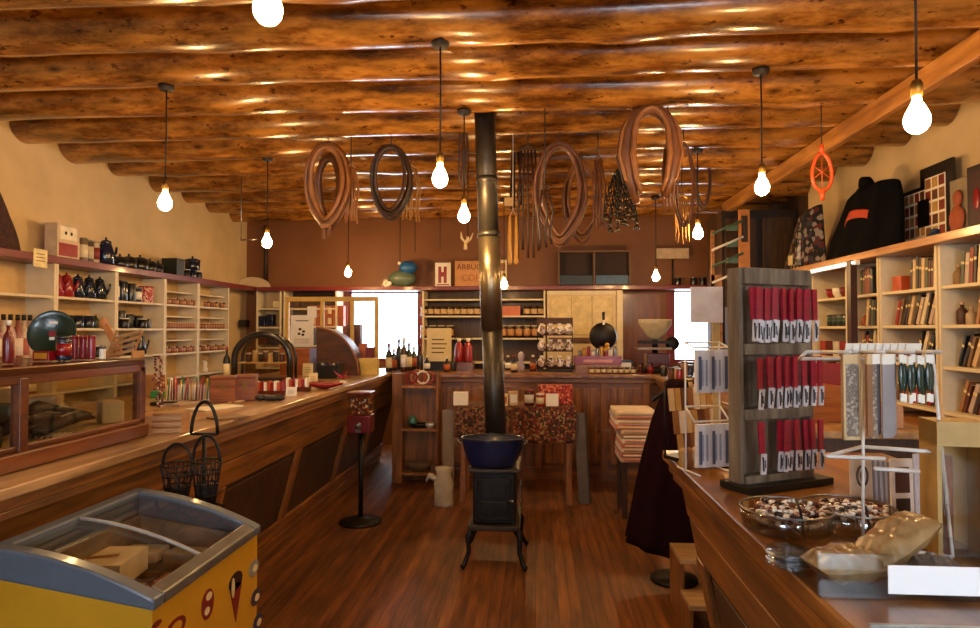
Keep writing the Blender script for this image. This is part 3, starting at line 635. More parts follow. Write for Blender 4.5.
b = MB(); b.bb((-D+.03, L-.03, .275), (-.035, L, .32), mCase); part('top_rail', b, t, bevel=.004)
b = MB(); b.bb((-.016, .03, .075), (-.012, L-.035, .265), glass('#f0ece0')); part('glass_front', b, t)
b = MB(); b.bb((-D+.03, L-.018, .06), (-.035, L-.014, .275), glass('#f0ece0')); part('glass_side', b, t)
b = MB(); b.bb((-D+.032, .01, .056), (-D+.036, L-.032, .20), solid('#b8a078', .8)); part('backing_card', b, t)
b = MB(); b.bb((-D+.037, .01, .0555), (-.037, L-.03, .058), solid('#c0a880', .8)); part('felt_lining', b, t)
cz = 1.062+.0595
mDen = solid('#080d16', .6)
for k, (y, x, l, a) in enumerate([(2.3, -1.75, .44, .25), (2.25, -1.83, .46, .12), (2.02, -1.84, .28, .5), (2.42, -1.90, .36, -.1)]):
    b = MB(); b.tube([(0, -l/2, .03), (.0, -l*.2, .05+.01*k), (0, l*.15, .045), (0, l/2, .02)], [.03, .045, .035, .008], mDen, 10, flat=.6, up=(0, 0, 1)); 
    b.tube([(.03, -l*.3, .07), (.035, 0, .075), (.02, l*.3, .05)], .004, mSteel, 5)
    one('sheathed_knife', b, (x, y, cz), ['dark sheathed knife nearest the front glass of the display case', 'longest dark sheathed knife in the display case', 'dark knife at an angle by the post in the display case', 'dark sheathed knife at the back of the display case'][k], 'knife', rot=(0, 0, a))
for k, (y, x, h, dx) in enumerate([(2.18, -2.04, '#a08a60', .12), (2.35, -2.07, '#3a4a3a', .14), (2.5, -2.0, '#b09a78', .10), (1.85, -1.76, '#20262e', .2), (2.52, -1.74, '#c8b088', .08)]):
    b = MB(); b.bb((-dx/2, -.06, 0), (dx/2, .06, .07+.02*(k % 3)), solid(h, .6)); one('gift_box', b, (x, y, cz), ['tan box', 'dark green box', 'pale tan box', 'black pouch box', 'small cream box'][k]+' inside the glass display case', 'box', bevel=.008, rot=.2*k)
b = MB(); 
for i in range(14): b.tube([(-.07+i*.011, -.05, .004), (-.075+i*.011, .05, .006)], .003, mWh if i % 2 else mInk, 4)
one('comb_card', b, (-1.70, 2.17, cz), 'striped bone and black comb in the display case front', 'comb')
ct = 1.062+.322
# goods on the case
one('red_flask', g_bottle(.022, .16, mRedE, mBlk, None), (-1.86, 2.05, ct), 'dark red flask at the left edge on the display case', 'flask', group=None)
one('red_flask', g_bottle(.018, .15, solid('#6a0c10', .3, coat=.4), mWh, None), (-1.84, 2.12, ct), 'slimmer dark red flask with white cap on the display case', 'flask')
b = MB(); N = 28; mT = solid('#0c2a1a', .3, coat=.5)
b.lathe([(.0, .004), (.075, .004), (.088, .014), (.092, .012), (.078, -.003), (0, -.003)], mT, n=N, sx=.96, sy=1.04)
b.box((-.0, .0, .006), (.025, .02, .003), mRedE); b.box((.0, .045, .006), (.03, .012, .003), mWh); b.box((0, -.02, .0062), (.018, .012, .003), mWh)
one('green_tray', b, P(53, 334, 2.46), 'round dark green tin tray propped up on the display case', 'tray', rot=(R(78), 0, R(20)))
b = MB(); b.tube([(0, 0, 0), (0, -.02, .055), (0, -.03, .1)], .004, mIron, 6); b.tube([(0, .03, 0), (0, -.02, .055)], .004, mIron, 6); one('plate_stand', b, (P(53, 334, 2.49).x, 2.53, ct), 'small wire plate stand behind the green tray', 'stand')
boxed('tin_box', (P(46, 330, 2.33).x, 2.33, ct), (.065, .05, .036), mRedE, 'low red tin box in front of the green tray', 'tin', lab=mYel)
one('coffee_tin', g_can(.026, .085, mNavy, mBlk, mRedE), (P(64, 330, 2.35).x, 2.35, ct), 'navy tin with red label in front of the green tray', 'tin')
for k in range(3): one('red_tin', g_can(.014, .085, solid('#8a1424', .35, coat=.3), mRedE), (P(75+k*8.5, 330, 2.47).x, 2.47, ct), 'tall slim dark red tin, %s of three right of the green tray' % nth(k, 3), 'tin', group='slim red tins on the display case')
one('salt_shaker', g_can(.012, .045, mWh, mSteel), (P(103, 330, 2.45).x, 2.45, ct), 'small white shaker on the right of the display case', 'shaker')
b = MB(); b.box((0, 0, .07), (.026, .008, .15), solid('#c07838', .5), rot=(0, R(-28), 0)); b.sph((-.045, 0, .14), (.02, .006, .025), solid('#c07838', .5)); o = one('wooden_paddle', b, (P(110, 330, 2.55).x, 2.57, ct+.004), 'light wood paddle leaning on the display case', 'paddle')
t = T('slatted_wood_rack', 'little slatted wooden rack on the right end of the display case', 'rack', (P(125, 330, 2.56).x, 2.56, ct))
mLW = solid('#a87a48', .5)
for s in (-1, 1): b = MB(); b.bb((s*.055, -.04, 0), (s*.055+.006, .04, .03), mLW); b.box((s*.055, 0, .06), (.008, .008, .12), mLW, rot=(0, .35, 0)); part('side', b, t)
for k in range(4): b = MB(); b.box((.0+.012*k, -.03, .02+.026*k), (.12, .006, .012), mLW, rot=(0, -.25, 0)); part('slat', b, t)
b = MB(); rnd = random.Random(9)
for i in range(60): b.sph((rnd.uniform(-.02, .02), rnd.uniform(-.02, .02), -.21*i/60), .006, solid(['#8a3a2a', '#c8a888', '#6a2a22'][i % 3], .5), 5)
b.tube([(0, 0, 0), (0, 0, -.21)], .002, mIron, 4); b.tube([(-.03, 0, .004), (0, 0, .006)], .003, mIron, 4); one('bead_strand', b, (-1.575, 1.55+L+.03, ct+.0), 'strand of red and pale beads hanging from the display case corner', 'beads')
# ------------------------------------------------------------------ wire baskets by the counter
def wire_basket(loc, r, h, label, hoop):
    t = T('wire_plant_basket', label, 'basket', loc, group='black wire hanging baskets'); m = mIron
    for z, k in ((0, .62), (h*.25, .75), (h*.5, .88), (h*.75, 1.0), (h, 1.12)):
        b = MB(); b.tube([(r*k*math.cos(i*.524), r*k*math.sin(i*.524), z) for i in range(12)], .0035, m, 5, closed=True); part('ring', b, t)
    for i in range(10):
        a = i*.628; b = MB(); b.tube([(r*(.62+.5*s/4)*math.cos(a+.5*s/4), r*(.62+.5*s/4)*math.sin(a+.5*s/4), h*s/4) for s in range(5)], .0025, m, 4)
        b.tube([(r*(.62+.5*s/4)*math.cos(a-.5*s/4), r*(.62+.5*s/4)*math.sin(a-.5*s/4), h*s/4) for s in range(5)], .0025, m, 4); part('lattice_wire', b, t)
    b = MB(); b.tube([(r*1.1*math.cos(math.pi*i/14), 0, h+hoop*math.sin(math.pi*i/14)) for i in range(15)], .006, m, 7); part('hoop_handle', b, t)
    b = MB(); b.lathe([(r*.1, .004), (r*.6, .004), (r*.75, h*.4), (r*.7, h*.45)], blotch(['#1c120c', '#3a261a', '#241812'], 40, .9, name='coir'), n=12); part('liner', b, t)
    return t
q = 2.42
wire_basket(P(177, 507, q), .054, .165, 'black wire basket with hoop handle, the left one of the pair', .08)
wire_basket(P(206, 506, q+.02), .050, .175, 'black wire basket with hoop handle, the right one of the pair', .10)
t = T('basket_stand', 'slim black iron stand with arched top carrying the wire baskets', 'stand', (P(192, 487, q).x, q+.09, 0))
b = MB(); b.cyl((0, 0, .02), (0, 0, 1.08), .008, mIron); part('pole', b, t)
b = MB(); b.lathe([(.10, 0), (.10, .012), (.02, .02)], mIron, n=18); part('foot', b, t)
b = MB(); b.tube([(.055*math.cos(math.pi*i/12), 0, 1.08+.13*math.sin(math.pi*i/12)) for i in range(13)], .007, mIron, 8); b.tube([(-.055, 0, 1.08), (.055, 0, 1.08)], .006, mIron, 6); part('arched_top', b, t)
b = MB(); b.tube([(-.10, -.09, .815), (0, -.0, .815), (.12, -.075, .815)], .005, mIron, 6); part('carrier_arm', b, t)
# ------------------------------------------------------------------ goods along the left counter
CZ = 1.0615
def cp(px, py): p = PZ(px, py, CZ); return (p.x, p.y, CZ)
rnd = random.Random(12)
def card(loc, wd, h, m, label, tilt=-.15, rz=0, name='sign_card', cat='card', ink=True, th=.004, leg=True):
    b = MB(); b.M = Matrix.Rotation(tilt, 4, 'X'); b.bb((-wd/2, 0, 0), (wd/2, th, h), m)
    if ink:
        for k in range(4): b.bb((-wd*.3, -.0008, h*(.25+.13*k)), (wd*(.1+.06*(k % 3)+.1), 0, h*(.25+.13*k)+h*.03), mInk)
    if leg: b.M = Matrix.Identity(4); b.box((0, -math.sin(tilt)*h*.5+.02, h*.32), (wd*.2, .003, h*.66), m, rot=(.12, 0, 0))
    return one(name, b, loc, label, cat, rot=(0, 0, rz))
# wood slat crate
t = T('wooden_slat_crate', 'small wooden slat crate on the left counter beside the display case', 'crate', cp(166, 432)[:2]+(CZ,), .2)
for s in (-1, 1):
    for k in range(3): b = MB(); b.bb((-.075, s*.05-.003, .005+.026*k), (.075, s*.05+.003, .022+.026*k), mLW); part('slat', b, t)
    b = MB(); b.bb((s*.075-.004, -.05, 0), (s*.075+.004, .05, .085), mLW); part('end_panel', b, t)
for k, (px, py, wd, dp, h, m, n_) in enumerate([(215, 408, .26, .16, .006, mPaperW, 'white paper sheets lying on the left counter behind the baskets'), (240, 400, .30, .12, .005, mPaper, 'cream paper sheet lying on the left counter middle'),
        (185, 404, .22, .14, .012, solid('#b09a88', .7), 'gray pink folded cloth on the left counter'), (228, 418, .16, .12, .008, solid('#7a5a3a', .6), 'brown flat tray on the left counter near its edge')]):
    b = MB(); b.bb((-wd/2, -dp/2, 0), (wd/2, dp/2, h), m); one(['paper_sheets', 'paper_sheets', 'folded_cloth', 'flat_tray'][k], b, cp(px, py), n_, ['paper', 'paper', 'cloth', 'tray'][k], rot=rnd.uniform(.9, 1.5))
boxed('brown_board_box', cp(150, 396), (.17, .06, .14), mKraft, 'brown board box on the left counter behind the display case', 'box', rz=.1)
boxed('green_tissue_box', cp(159, 398), (.09, .05, .045), solid('#2c8a4a', .5), 'bright green carton beside the brown board box', 'box', rz=.1)
boxed('black_tray', cp(164, 405), (.13, .07, .02), mBlk, 'black shallow tray beside the green carton', 'tray', rz=.2)
# candy stick rack
t = T('candy_stick_rack', 'rack of colourful candy sticks on the left counter', 'rack', cp(188, 402)[:2]+(CZ,), .12)
b = MB(); b.bb((-.15, -.05, 0), (.15, .05, .012), mWh); b.bb((-.15, .04, .012), (.15, .05, .10), mWh); b.bb((-.15, -.05, .012), (.15, -.045, .05), glass()); part('tray', b, t)
cs = ['#a01818', '#d8a830', '#e8e0d0', '#2a6a3a', '#8a4a1c', '#c05020', '#502040']
for i in range(26):
    b = MB(); x = -.14+.011*i; b.tube([(x, -.03+.02*(i % 3), .013), (x+rnd.uniform(-.01, .01), -.01+.02*(i % 3), .13+rnd.uniform(-.02, .03))], .004, solid(cs[i % 7], .4), 6); part('candy_stick', b, t)
one('toy_lantern', (lambda b: b.lathe([(.02, 0), (.028, .02), (.018, .05), (.026, .09), (.01, .11)], mPaperW, n=12) and b)(MB()), cp(172, 394), 'small cream figurine at the back of the left counter', 'figurine')
for k, (px, py, sc, cl) in enumerate([(224, 402, 1, '#a8642c'), (246, 400, .9, '#9a5824')]):
    t = T('wooden_chest', ['brown wooden chest on the left counter, the left of two', 'brown wooden chest on the left counter, the right of two'][k], 'chest', cp(px, py), .25)
    mw = wood('#6a3414', cl, 'X'); b = MB(); b.bb((-.07*sc, -.05, 0), (.07*sc, .05, .14), mw); part('body', b, t, bevel=.004)
    b = MB(); b.bb((-.074*sc, -.054, .141), (.074*sc, .054, .16), mw); part('lid', b, t, bevel=.004)
    b = MB(); b.bb((-.012, -.056, .08), (.012, -.0505, .12), mBrass); part('clasp', b, t)
# arched black mirror frame
p = cp(262, 381)
t = T('arched_glass_case', 'black arched countertop glass case full of small goods', 'display case', (p[0], p[1], CZ), .12)
b = MB(); W_, Hh = .235, .42
pts = [(-W_, 0, 0), (-W_, 0, Hh*.45)]+[(-W_*math.cos(math.pi*i/16), 0, Hh*.45+Hh*.5*math.sin(math.pi*i/16)) for i in range(1, 16)]+[(W_, 0, Hh*.45), (W_, 0, 0)]
b.tube(pts, .028, mBlk, 8, up=(0, 1, 0)); part('front_frame', b, t)
b = MB(); b.tube([(x, .2, z) for x, y, z in pts], .012, mBlk, 8, up=(0, 1, 0)); part('rear_frame', b, t)
b = MB(); b.bb((-W_, 0, 0), (W_, .2, .02), mBlk); part('base', b, t)
b = MB(); b.bb((-W_+.02, .02, .15), (W_-.02, .19, .16), mPaper); part('shelf', b, t)
b = MB(); b.prism([(x*.95, .005, z*.97+.005) for x, y, z in pts], (0, .003, 0), glass('#f4ece0')); part('glass_front', b, t)
for i in range(7): one('small_figurine', g_can(.022, .07+.02*(i % 2), [mAmber, mPaper, mBlk][i % 3], mWh), (p[0]-.16+.05*i, p[1]+.09+.02*math.sin(i), CZ+.1605), 'small figurine in the arched glass case, %s' % nth(i, 7), 'figurine', group='figurines in the arched case')
one('tall_black_bottle', g_bottle(.03, .30, mBlk, mRedE, mPaper), (p[0]-.30, p[1]-.03, CZ), 'tall black bottle left of the arched glass case', 'bottle')
# red & white packets tray
for row, (px, py, n_) in enumerate([(268, 395, 10), (296, 391, 8)]):
    q_ = cp(px, py)
    t = T('packet_tray', ['tray of red and white packets before the arched glass case', 'tray of red packets right of the arched glass case'][row], 'tray', q_, .12)
    b = MB(); b.bb((-.022*n_/2-.01, -.04, 0), (.022*n_/2+.01, .04, .03), mAmber); part('tray', b, t)
    for i in range(n_): b = MB(); x = -.022*n_/2+.011+.022*i; b.bb((x-.009, -.03, .031), (x+.009, .03, .085+.01*(i % 2)), [mRedE, mWh, mOrPk][i % 3]); part('packet', b, t)
one('black_glove', (lambda b: [b.sph((-.05+.03*i, .01*math.sin(i*2), .02), (.035, .03, .02), mBlk, 8) for i in range(5)] and b)(MB()), cp(268, 401), 'black leather gloves lying on the left counter edge', 'gloves')
card(cp(291, 396), .07, .06, mPaperW, 'small white card standing on the left counter', rz=.1)
card(cp(313, 384), .07, .09, mPaper, 'cream card standing before the roll top box', rz=.1)
b = MB(); b.lathe([(.02, 0), (.14, .03), (.15, .05), (.13, .045)], mRedE, n=18, sy=.6); one('red_bowl', b, cp(324, 389), 'wide dark red bowl on the left counter', 'bowl')
t = T('poinsettia', 'red silk flower in a pot on the counter above the gumball machine', 'flower', cp(343, 386))
b = MB(); b.lathe([(.02, 0), (.03, .04), (.027, .042)], mWh, n=12); part('pot', b, t)
for i in range(10):
    a = i*.628; b = MB(); r_ = .06 if i % 2 else .045; b.prism([(0, 0, .05), (r_*.5*math.cos(a-.3), r_*.5*math.sin(a-.3), .075), (r_*1.3*math.cos(a), r_*1.3*math.sin(a), .06+.03*(i % 3)), (r_*.5*math.cos(a+.3), r_*.5*math.sin(a+.3), .07)], (0, 0, .002), solid('#b0303a', .6)); part('petal', b, t)
# ------------------------------------------------------------------ jars on the back shelves
ym = 8.09
def jarmesh(r, h, body, lid, lab): return g_can(r, h, body, lid, lab).mesh('preserve_jar')
jm1 = jarmesh(.042, .115, solid('#1e0f0a', .25, coat=.4), solid('#3a2a1c', .4), solid('#c8a878', .6)); jm2 = jarmesh(.045, .15, solid('#1e0f0a', .25, coat=.4), solid('#c8b898', .4), solid('#c08a58', .6))
def row(name, me, n, x0, x1, y, z, lab, cat, group, ax='x'):
    for i in range(n):
        v = x0+(x1-x0)*(i/(n-1) if n > 1 else 0); loc = (v, y, z) if ax == 'x' else (y, v, z)
        o = one(name, me, loc, lab.format(nth(i, n)), cat, group); 
        if i == 0: fix(o)
def zx(px, Y): return P(px, 330, Y).x
row('preserve_jar', jm1, 9, zx(424, ym), zx(477, ym), ym, 1.6805, 'dark jar with cream label, {} on the upper back shelf left of pipe', 'jar', 'jars on the upper back shelf')
row('preserve_jar', jm1, 3, zx(527, ym), zx(541, ym), ym, 1.6805, 'dark jar with cream label, {} of three right of the orange box', 'jar', 'jars beside the orange box')
row('preserve_jar', jm2, 6, zx(503, ym), zx(543, ym), ym, 1.4005, 'taller dark jar with tan label, {} on the lower back shelf', 'jar', 'jars on the lower back shelf')
row('preserve_jar', jm2, 4, zx(424, ym), zx(450, ym), ym, 1.4005, 'dark jar partly behind the framed notice, {}', 'jar', 'jars behind the framed notice')
boxed('orange_carton', (zx(510, ym), ym, 1.6805), (.26, .10, .12), mOrPk, 'long orange carton on the upper back shelf behind the pipe', 'box')
# counter goods at the back
CB = 1.0605
def bp(px, py=371, Y=None): Y = Y or 6.75; return (zx(px, Y), Y, CB)
card((zx(439, 6.9), 6.9, CB+.10), .27, .36, mPaper, 'cream printed notice standing on the back counter left of the pipe', tilt=-.04, name='framed_notice', cat='notice', leg=False)
b = MB(); b.bb((-.14, -.05, 0), (.14, .05, .10), mIron); one('notice_stand', b, (zx(439, 6.9), 6.93, CB), 'low dark block holding up the cream notice', 'stand')
boxed('red_shelf_riser', bp(464, 0, 7.0), (.22, .16, .09), wood('#4a2210', '#7a401c', 'X'), 'low wooden riser carrying the red coffee tins', 'riser')
for k, px in enumerate((459, 468)):
    t = T('red_lantern', ['left red tin lantern on the back counter riser', 'right red tin lantern on the back counter riser'][k], 'lantern', (zx(px, 7.0), 7.0, CB+.091))
    b = MB(); b.lathe([(.045, 0), (.05, .02), (.045, .17), (.03, .2), (.012, .22)], mRedE, n=12); part('body', b, t)
    b = MB(); b.lathe([(.02, .22), (.02, .25), (.008, .255)], mWh, n=10); part('cap', b, t)
    b = MB(); b.tube([(-.045, 0, .17), (-.05, 0, .25), (0, 0, .29), (.05, 0, .25), (.045, 0, .17)], .004, mIron, 5); part('bail', b, t)
rb = [solid(h, .3, coat=.3) for h in ('#12181c', '#24100c', '#1a2430', '#3a1a10', '#0e1a14')]
for i in range(14):
    px = [389, 394, 399, 404, 409, 414, 420, 427, 433, 447, 453, 508, 514, 533][i]; h = [.30, .24, .34, .36, .30, .26, .28, .16, .15, .16, .14, .16, .18, .17][i]
    one('dark_bottle', g_bottle(.035, h, rb[i % 5], [mRedE, mWh, mBlk, mPaper][i % 4], [mPaper, mOrPk, None, mWh][i % 4]), bp(px, 0, 6.68+.18*(i % 3)), 'dark bottle on the back counter, %s counting along it' % nth(i, 14), 'bottle', 'bottles along the back counter')
one('lavender_figure', (lambda b: b.lathe([(.03, 0), (.04, .05), (.02, .11), (.035, .15), (.03, .19), (.012, .21)], solid('#b4a4b0', .5), n=12) and b)(MB()), bp(521, 0, 6.8), 'pale lavender figurine on the back counter right of the pipe', 'figurine')
# rack of round white candy bags
t = T('bag_rack', 'wire rack of round white candy bags on the back counter', 'rack', (zx(555, 6.8), 6.8, CB))
b = MB(); b.bb((-.19, .0, 0), (.19, .10, .02), mIron); b.bb((-.19, .04, .02), (-.18, .05, .56), mIron); b.bb((.18, .04, .02), (.19, .05, .56), mIron); b.bb((-.19, .03, .50), (.19, .06, .57), solid('#5a3a2a', .6)); part('frame', b, t)
mBag = blotch(['#e8e0d8', '#a8988c', '#d0b8a0', '#6a4a3a', '#f0e8e0'], 55, .35, name='candy_bag')
for r_ in range(3):
    b = MB(); b.bb((-.18, .03, .04+.17*r_), (.18, .035, .07+.17*r_), solid('#4a1c14', .6)); part('crossbar', b, t)
    for c_i in range(4):
        b = MB(); x = -.14+.094*c_i; z = .10+.17*r_; b.sph((x, -.0, z), (.046, .022, .05), mBag, 10); b.box((x, .005, z+.055), (.04, .004, .03), mWh); part('candy_bag', b, t)
boxed('wooden_box', bp(597, 0, 6.75), (.46, .24, .085), wood('#6a3c1c', '#a8743c', 'X'), 'flat wooden box on the back counter below the skillet', 'box')
b = MB(); b.bb((-.24, -.10, 0), (.24, .10, .085), mRedE); b.bb((-.15, -.102, .02), (.15, -.10, .05), solid('#d09080', .5)); one('red_carton', b, (bp(597)[0], 6.75, CB+.086), 'red lettered carton on top of the flat wooden box', 'box', bevel=.003)
zc = CB+.086+.0855
for i in range(9): one('small_tin', g_can(.02, .05+.02*(i % 3), [mSteel, mYel, mRedE, mWh][i % 4], mSteel), (bp(597)[0]-.18+.045*i, 6.72+.02*(i % 2), zc), 'small tin on the red carton, %s' % nth(i, 9), 'tin', 'tins on the red carton')
one('yellow_tin_bear', (lambda b: [b.sph((0, 0, .05), (.04, .03, .05), solid('#c8901a', .4), 8), b.sph((0, 0, .11), .025, solid('#c8901a', .4), 8)] and b)(MB()), (zx(607, 6.80), 6.80, zc), 'round yellow honey jar in front of the skillet', 'jar')
t = T('cast_iron_skillet', 'black cast iron skillet standing upright on the back counter', 'pan', P(604, 331, 6.9))
b = MB(); b.lathe([(.13, 0), (.15, -.035), (.145, -.035), (.125, -.008), (0, -.008), (0, 0)], mIron, n=24, rot=(R(90), 0, 0)); part('pan', b, t)
b = MB(); b.tube([(0, -.02, .13), (0, -.01, .20), (0, -.005, .26)], [.012, .014, .018], mIron, 8); b.box((0, -.03, .15), (.025, .006, .05), mWh); part('handle', b, t)
b = MB(); b.bb((-.02, .012, -.36), (.02, .03, .02), mIron); b.bb((-.08, -.06, -.37), (.08, .10, -.355), mIron); o = part('stand', b, t)
t.location = (t.location.x, 6.95, CB+.371)
# weighing scale with white pan
t = T('store_scale', 'old store scale with cream hopper pan on the back counter', 'scale', (zx(655, 6.75), 6.75, CB))
b = MB(); b.bb((-.17, -.12, 0), (.17, .12, .05), mIron); b.bb((-.10, -.08, .05), (.13, .09, .20), solid('#4a0f10', .35, coat=.3)); part('base', b, t, bevel=.01)
b = MB(); b.bb((-.19, -.12, .24), (.15, .12, .26), solid('#8a7a60', .4, metal=.4)); b.cyl((0, 0, .20), (0, 0, .36), .03, mIron); b.bb((-.16, -.13, .30), (.16, .13, .33), mIron); part('beam', b, t)
b = MB(); b.lathe([(.06, .34), (.09, .38), (.165, .50), (.175, .55), (.165, .55), (.15, .50), (.05, .36)], solid('#b4a684', .4), n=20, sy=.75); part('hopper_pan', b, t)
b = MB(); b.lathe([(.07, 0), (.07, .02), (.02, .022)], mIron, c=(.17, -.02, .30), rot=(R(90), 0, 0), n=18); part('dial', b, t)
boxed('black_box', bp(625, 0, 6.72), (.14, .10, .13), mBlk, 'small black box with white label left of the scale', 'box', lab=mPaperW)
one('dark_hat', (lambda b: [b.lathe([(.13, 0), (.13, .008), (.075, .02), (.07, .09), (.05, .10)], mBlk, n=18)] and b)(MB()), (zx(688, 7.0), 7.0, CB), 'black felt hat standing against the right back window', 'hat')
one('dark_hat', (lambda b: [b.lathe([(.11, 0), (.11, .008), (.065, .02), (.06, .08), (.04, .09)], solid('#14141c', .7), n=18)] and b)(MB()), (zx(703, 7.0), 7.05, CB+.002), 'smaller dark hat at the right in the right back window', 'hat')
for k, px in enumerate((640, 650, 664)): one('red_candle_jar', g_can(.03, .10, solid('#5a1010', .3, coat=.4), mBlk, mRedE if k else mAmber), (zx(px, 6.5), 6.5, CB), 'dark red candle jar in front of the scale, %s of three' % nth(k, 3), 'jar', 'candle jars before the scale')
row('spice_tin', g_can(.025, .06, mAmber, mSteel, mPaper).mesh('spice_tin'), 8, zx(592, 6.5), zx(633, 6.5), 6.52, CB, 'little spice tin along the back counter edge, {}', 'tin', 'spice tins on the back counter edge')
# goods on the red back shelf
ST = 2.0505
def cpt(px, Y=8.12): return (zx(px, Y), Y, ST)
t = T('enamel_teapot', 'old green gray teapot on its side with a blue lid on the red back shelf', 'teapot', cpt(402))
b = MB(); b.sph((0, 0, .11), (.19, .10, .11), solid('#5a6a58', .4, coat=.3), 14); b.sph((-.15, -.08, .04), .035, mWh, 8); part('body', b, t)
b = MB(); b.sph((.08, -.02, .25), (.12, .08, .09), solid('#1a5a9a', .4, coat=.3), 12); b.sph((-.03, 0, .31), .03, mWh, 8); part('blue_lid', b, t, label='bright blue enamel lid')
b = MB(); b.bb((-.10, -.02, 0), (.10, .0, .31), mPaperW)
for k, s_ in enumerate(('R', 'E', 'D')): pass
b.bb((-.06, -.022, .05), (-.02, -.02, .26), mRedE); b.bb((.01, -.022, .05), (.05, -.02, .26), mRedE); b.bb((-.02, -.022, .13), (.01, -.02, .19), mRedE); b.bb((-.08, -.022, .02), (.08, -.02, .035), mRedE)
one('small_sign', b, (*cpt(443)[:2], ST), 'white sign with tall red lettering on the red back shelf', 'sign', bevel=.002)
mSg = solid('#c08850', .6)
b = MB(); b.bb((-.0, -.02, 0), (.56, .0, .33), mSg); text_mb(b, 'ARBUCKLES', (.285, -.021, .25), .098, solid('#5a1a10', .6)); text_mb(b, 'COFFEE', (.285, -.021, .11), .115, solid('#a05a28', .6))
one('arbuckle_sign', b, (zx(455, 8.12), 8.12, ST), 'tan wooden lettered sign on the red back shelf behind the stove pipe', 'sign', bevel=.002)
for o in bpy.data.objects:
    if o.name == 'arbuckle_sign': o.name = 'lettered_sign'
b = MB(); b.bb((-.05, -.02, 0), (.05, 0, .34), mPaper); b.bb((-.03, -.022, .2), (.03, -.02, .3), solid('#8a4a20', .5)); one('small_sign', b, cpt(503), 'narrow cream sign on the red back shelf right of the pipe', 'sign')
# divided crate
t = T('divided_crate', 'two compartment wooden crate with blue bottoms on the red back shelf', 'crate', cpt(594, 8.10))
b = MB(); b.bb((-.45, -.08, 0), (.45, .10, .02), mIron); b.bb((-.45, .09, .02), (.45, .10, .42), solid('#2c1610', .7)); part('bottom', b, t)
for x in (-.45, -.01, .43): b = MB(); b.bb((x, -.08, .02), (x+.02, .09, .42), solid('#6a5040', .7)); part('divider', b, t)
b = MB(); b.bb((-.45, -.08, .42), (.45, .10, .44), solid('#6a5040', .7)); part('top_board', b, t)
b = MB(); b.bb((-.42, -.075, .02), (-.02, -.06, .13), solid('#12283a', .5)); b.bb((.02, -.075, .02), (.42, -.06, .13), solid('#184a70', .5)); part('blue_drawer', b, t, label='dark blue drawer strip')
# white sign on post
t = T('standing_sign', 'white rectangular sign on a thin post on the red back shelf at right', 'sign', cpt(673, 8.12))
b = MB(); b.cyl((0, 0, 0), (0, 0, .34), .01, mIron); b.lathe([(.05, 0), (.05, .012), (.01, .015)], mIron, n=14); part('post', b, t)
b = MB(); b.bb((-.20, -.02, .34), (.20, -.008, .47), solid('#b8a080', .6)); part('sign_board', b, t, bevel=.003)
for k, px in enumerate((678, 694, 703)): one('shelf_lantern', g_can(.04, .09, mBlk, mSteel, None), cpt(px, 8.05), 'small dark canister on the red back shelf at right, %s of three' % nth(k, 3), 'canister', 'dark canisters at right on the back shelf')
# ------------------------------------------------------------------ hutch frame and things at the back left
YH = 6.75; mGold = solid('#c8a04a', .5, var=.12)
xa, xb = zx(285, YH), zx(378, YH)
t = T('open_glazed_frame', 'cream and gold glazed door frame standing on the left counter end', 'frame', (xa, YH, 0))
Wd = xb-xa; zt_ = 1.5+34*YH/640
for x in (0, zx(320, YH)-xa, zx(350, YH)-xa, Wd-.04):
    b = MB(); b.bb((x, 0, 1.062), (x+.04, .03, zt_-.05), mGold); part('stile', b, t, bevel=.003)
b = MB(); b.bb((0, 0, zt_-.05), (Wd, .03, zt_), mGold); part('rail', b, t, bevel=.003)
b = MB(); b.bb((.04, 0, 1.062), (Wd-.04, .03, 1.10), mGold); part('rail', b, t, bevel=.003)
b = MB(); b.bb((.04, .012, 1.05), (Wd-.04, .016, zt_-.05), glass()); part('glass_pane', b, t)
# poster on the frame
p0 = P(302, 331, YH-.03); b = MB(); b.bb((-.125, -.003, -.17), (.125, 0, .17), mPaperW); b.bb((-.07, -.0042, .105), (.07, -.003, .115), mInk)
for (x, z) in ((-.02, .02), (.02, -.005), (-.03, -.03), (.012, -.04)): b.sph((x, -.004, z), (.018, .002, .014), mInk, 6)
for k in range(3): b.bb((-.08, -.0042, -.09-.02*k), (.08, -.003, -.085-.02*k), solid('#8a7a6a', .8))
one('poster', b, p0, 'white paper poster with small dark figures on the cream frame', 'poster')
b = MB(); b.bb((-.05, -.003, -.06), (.05, 0, .06), mPaperW); one('poster', b, P(312, 312, YH-.015), 'small white paper slip above the poster on the frame', 'paper')
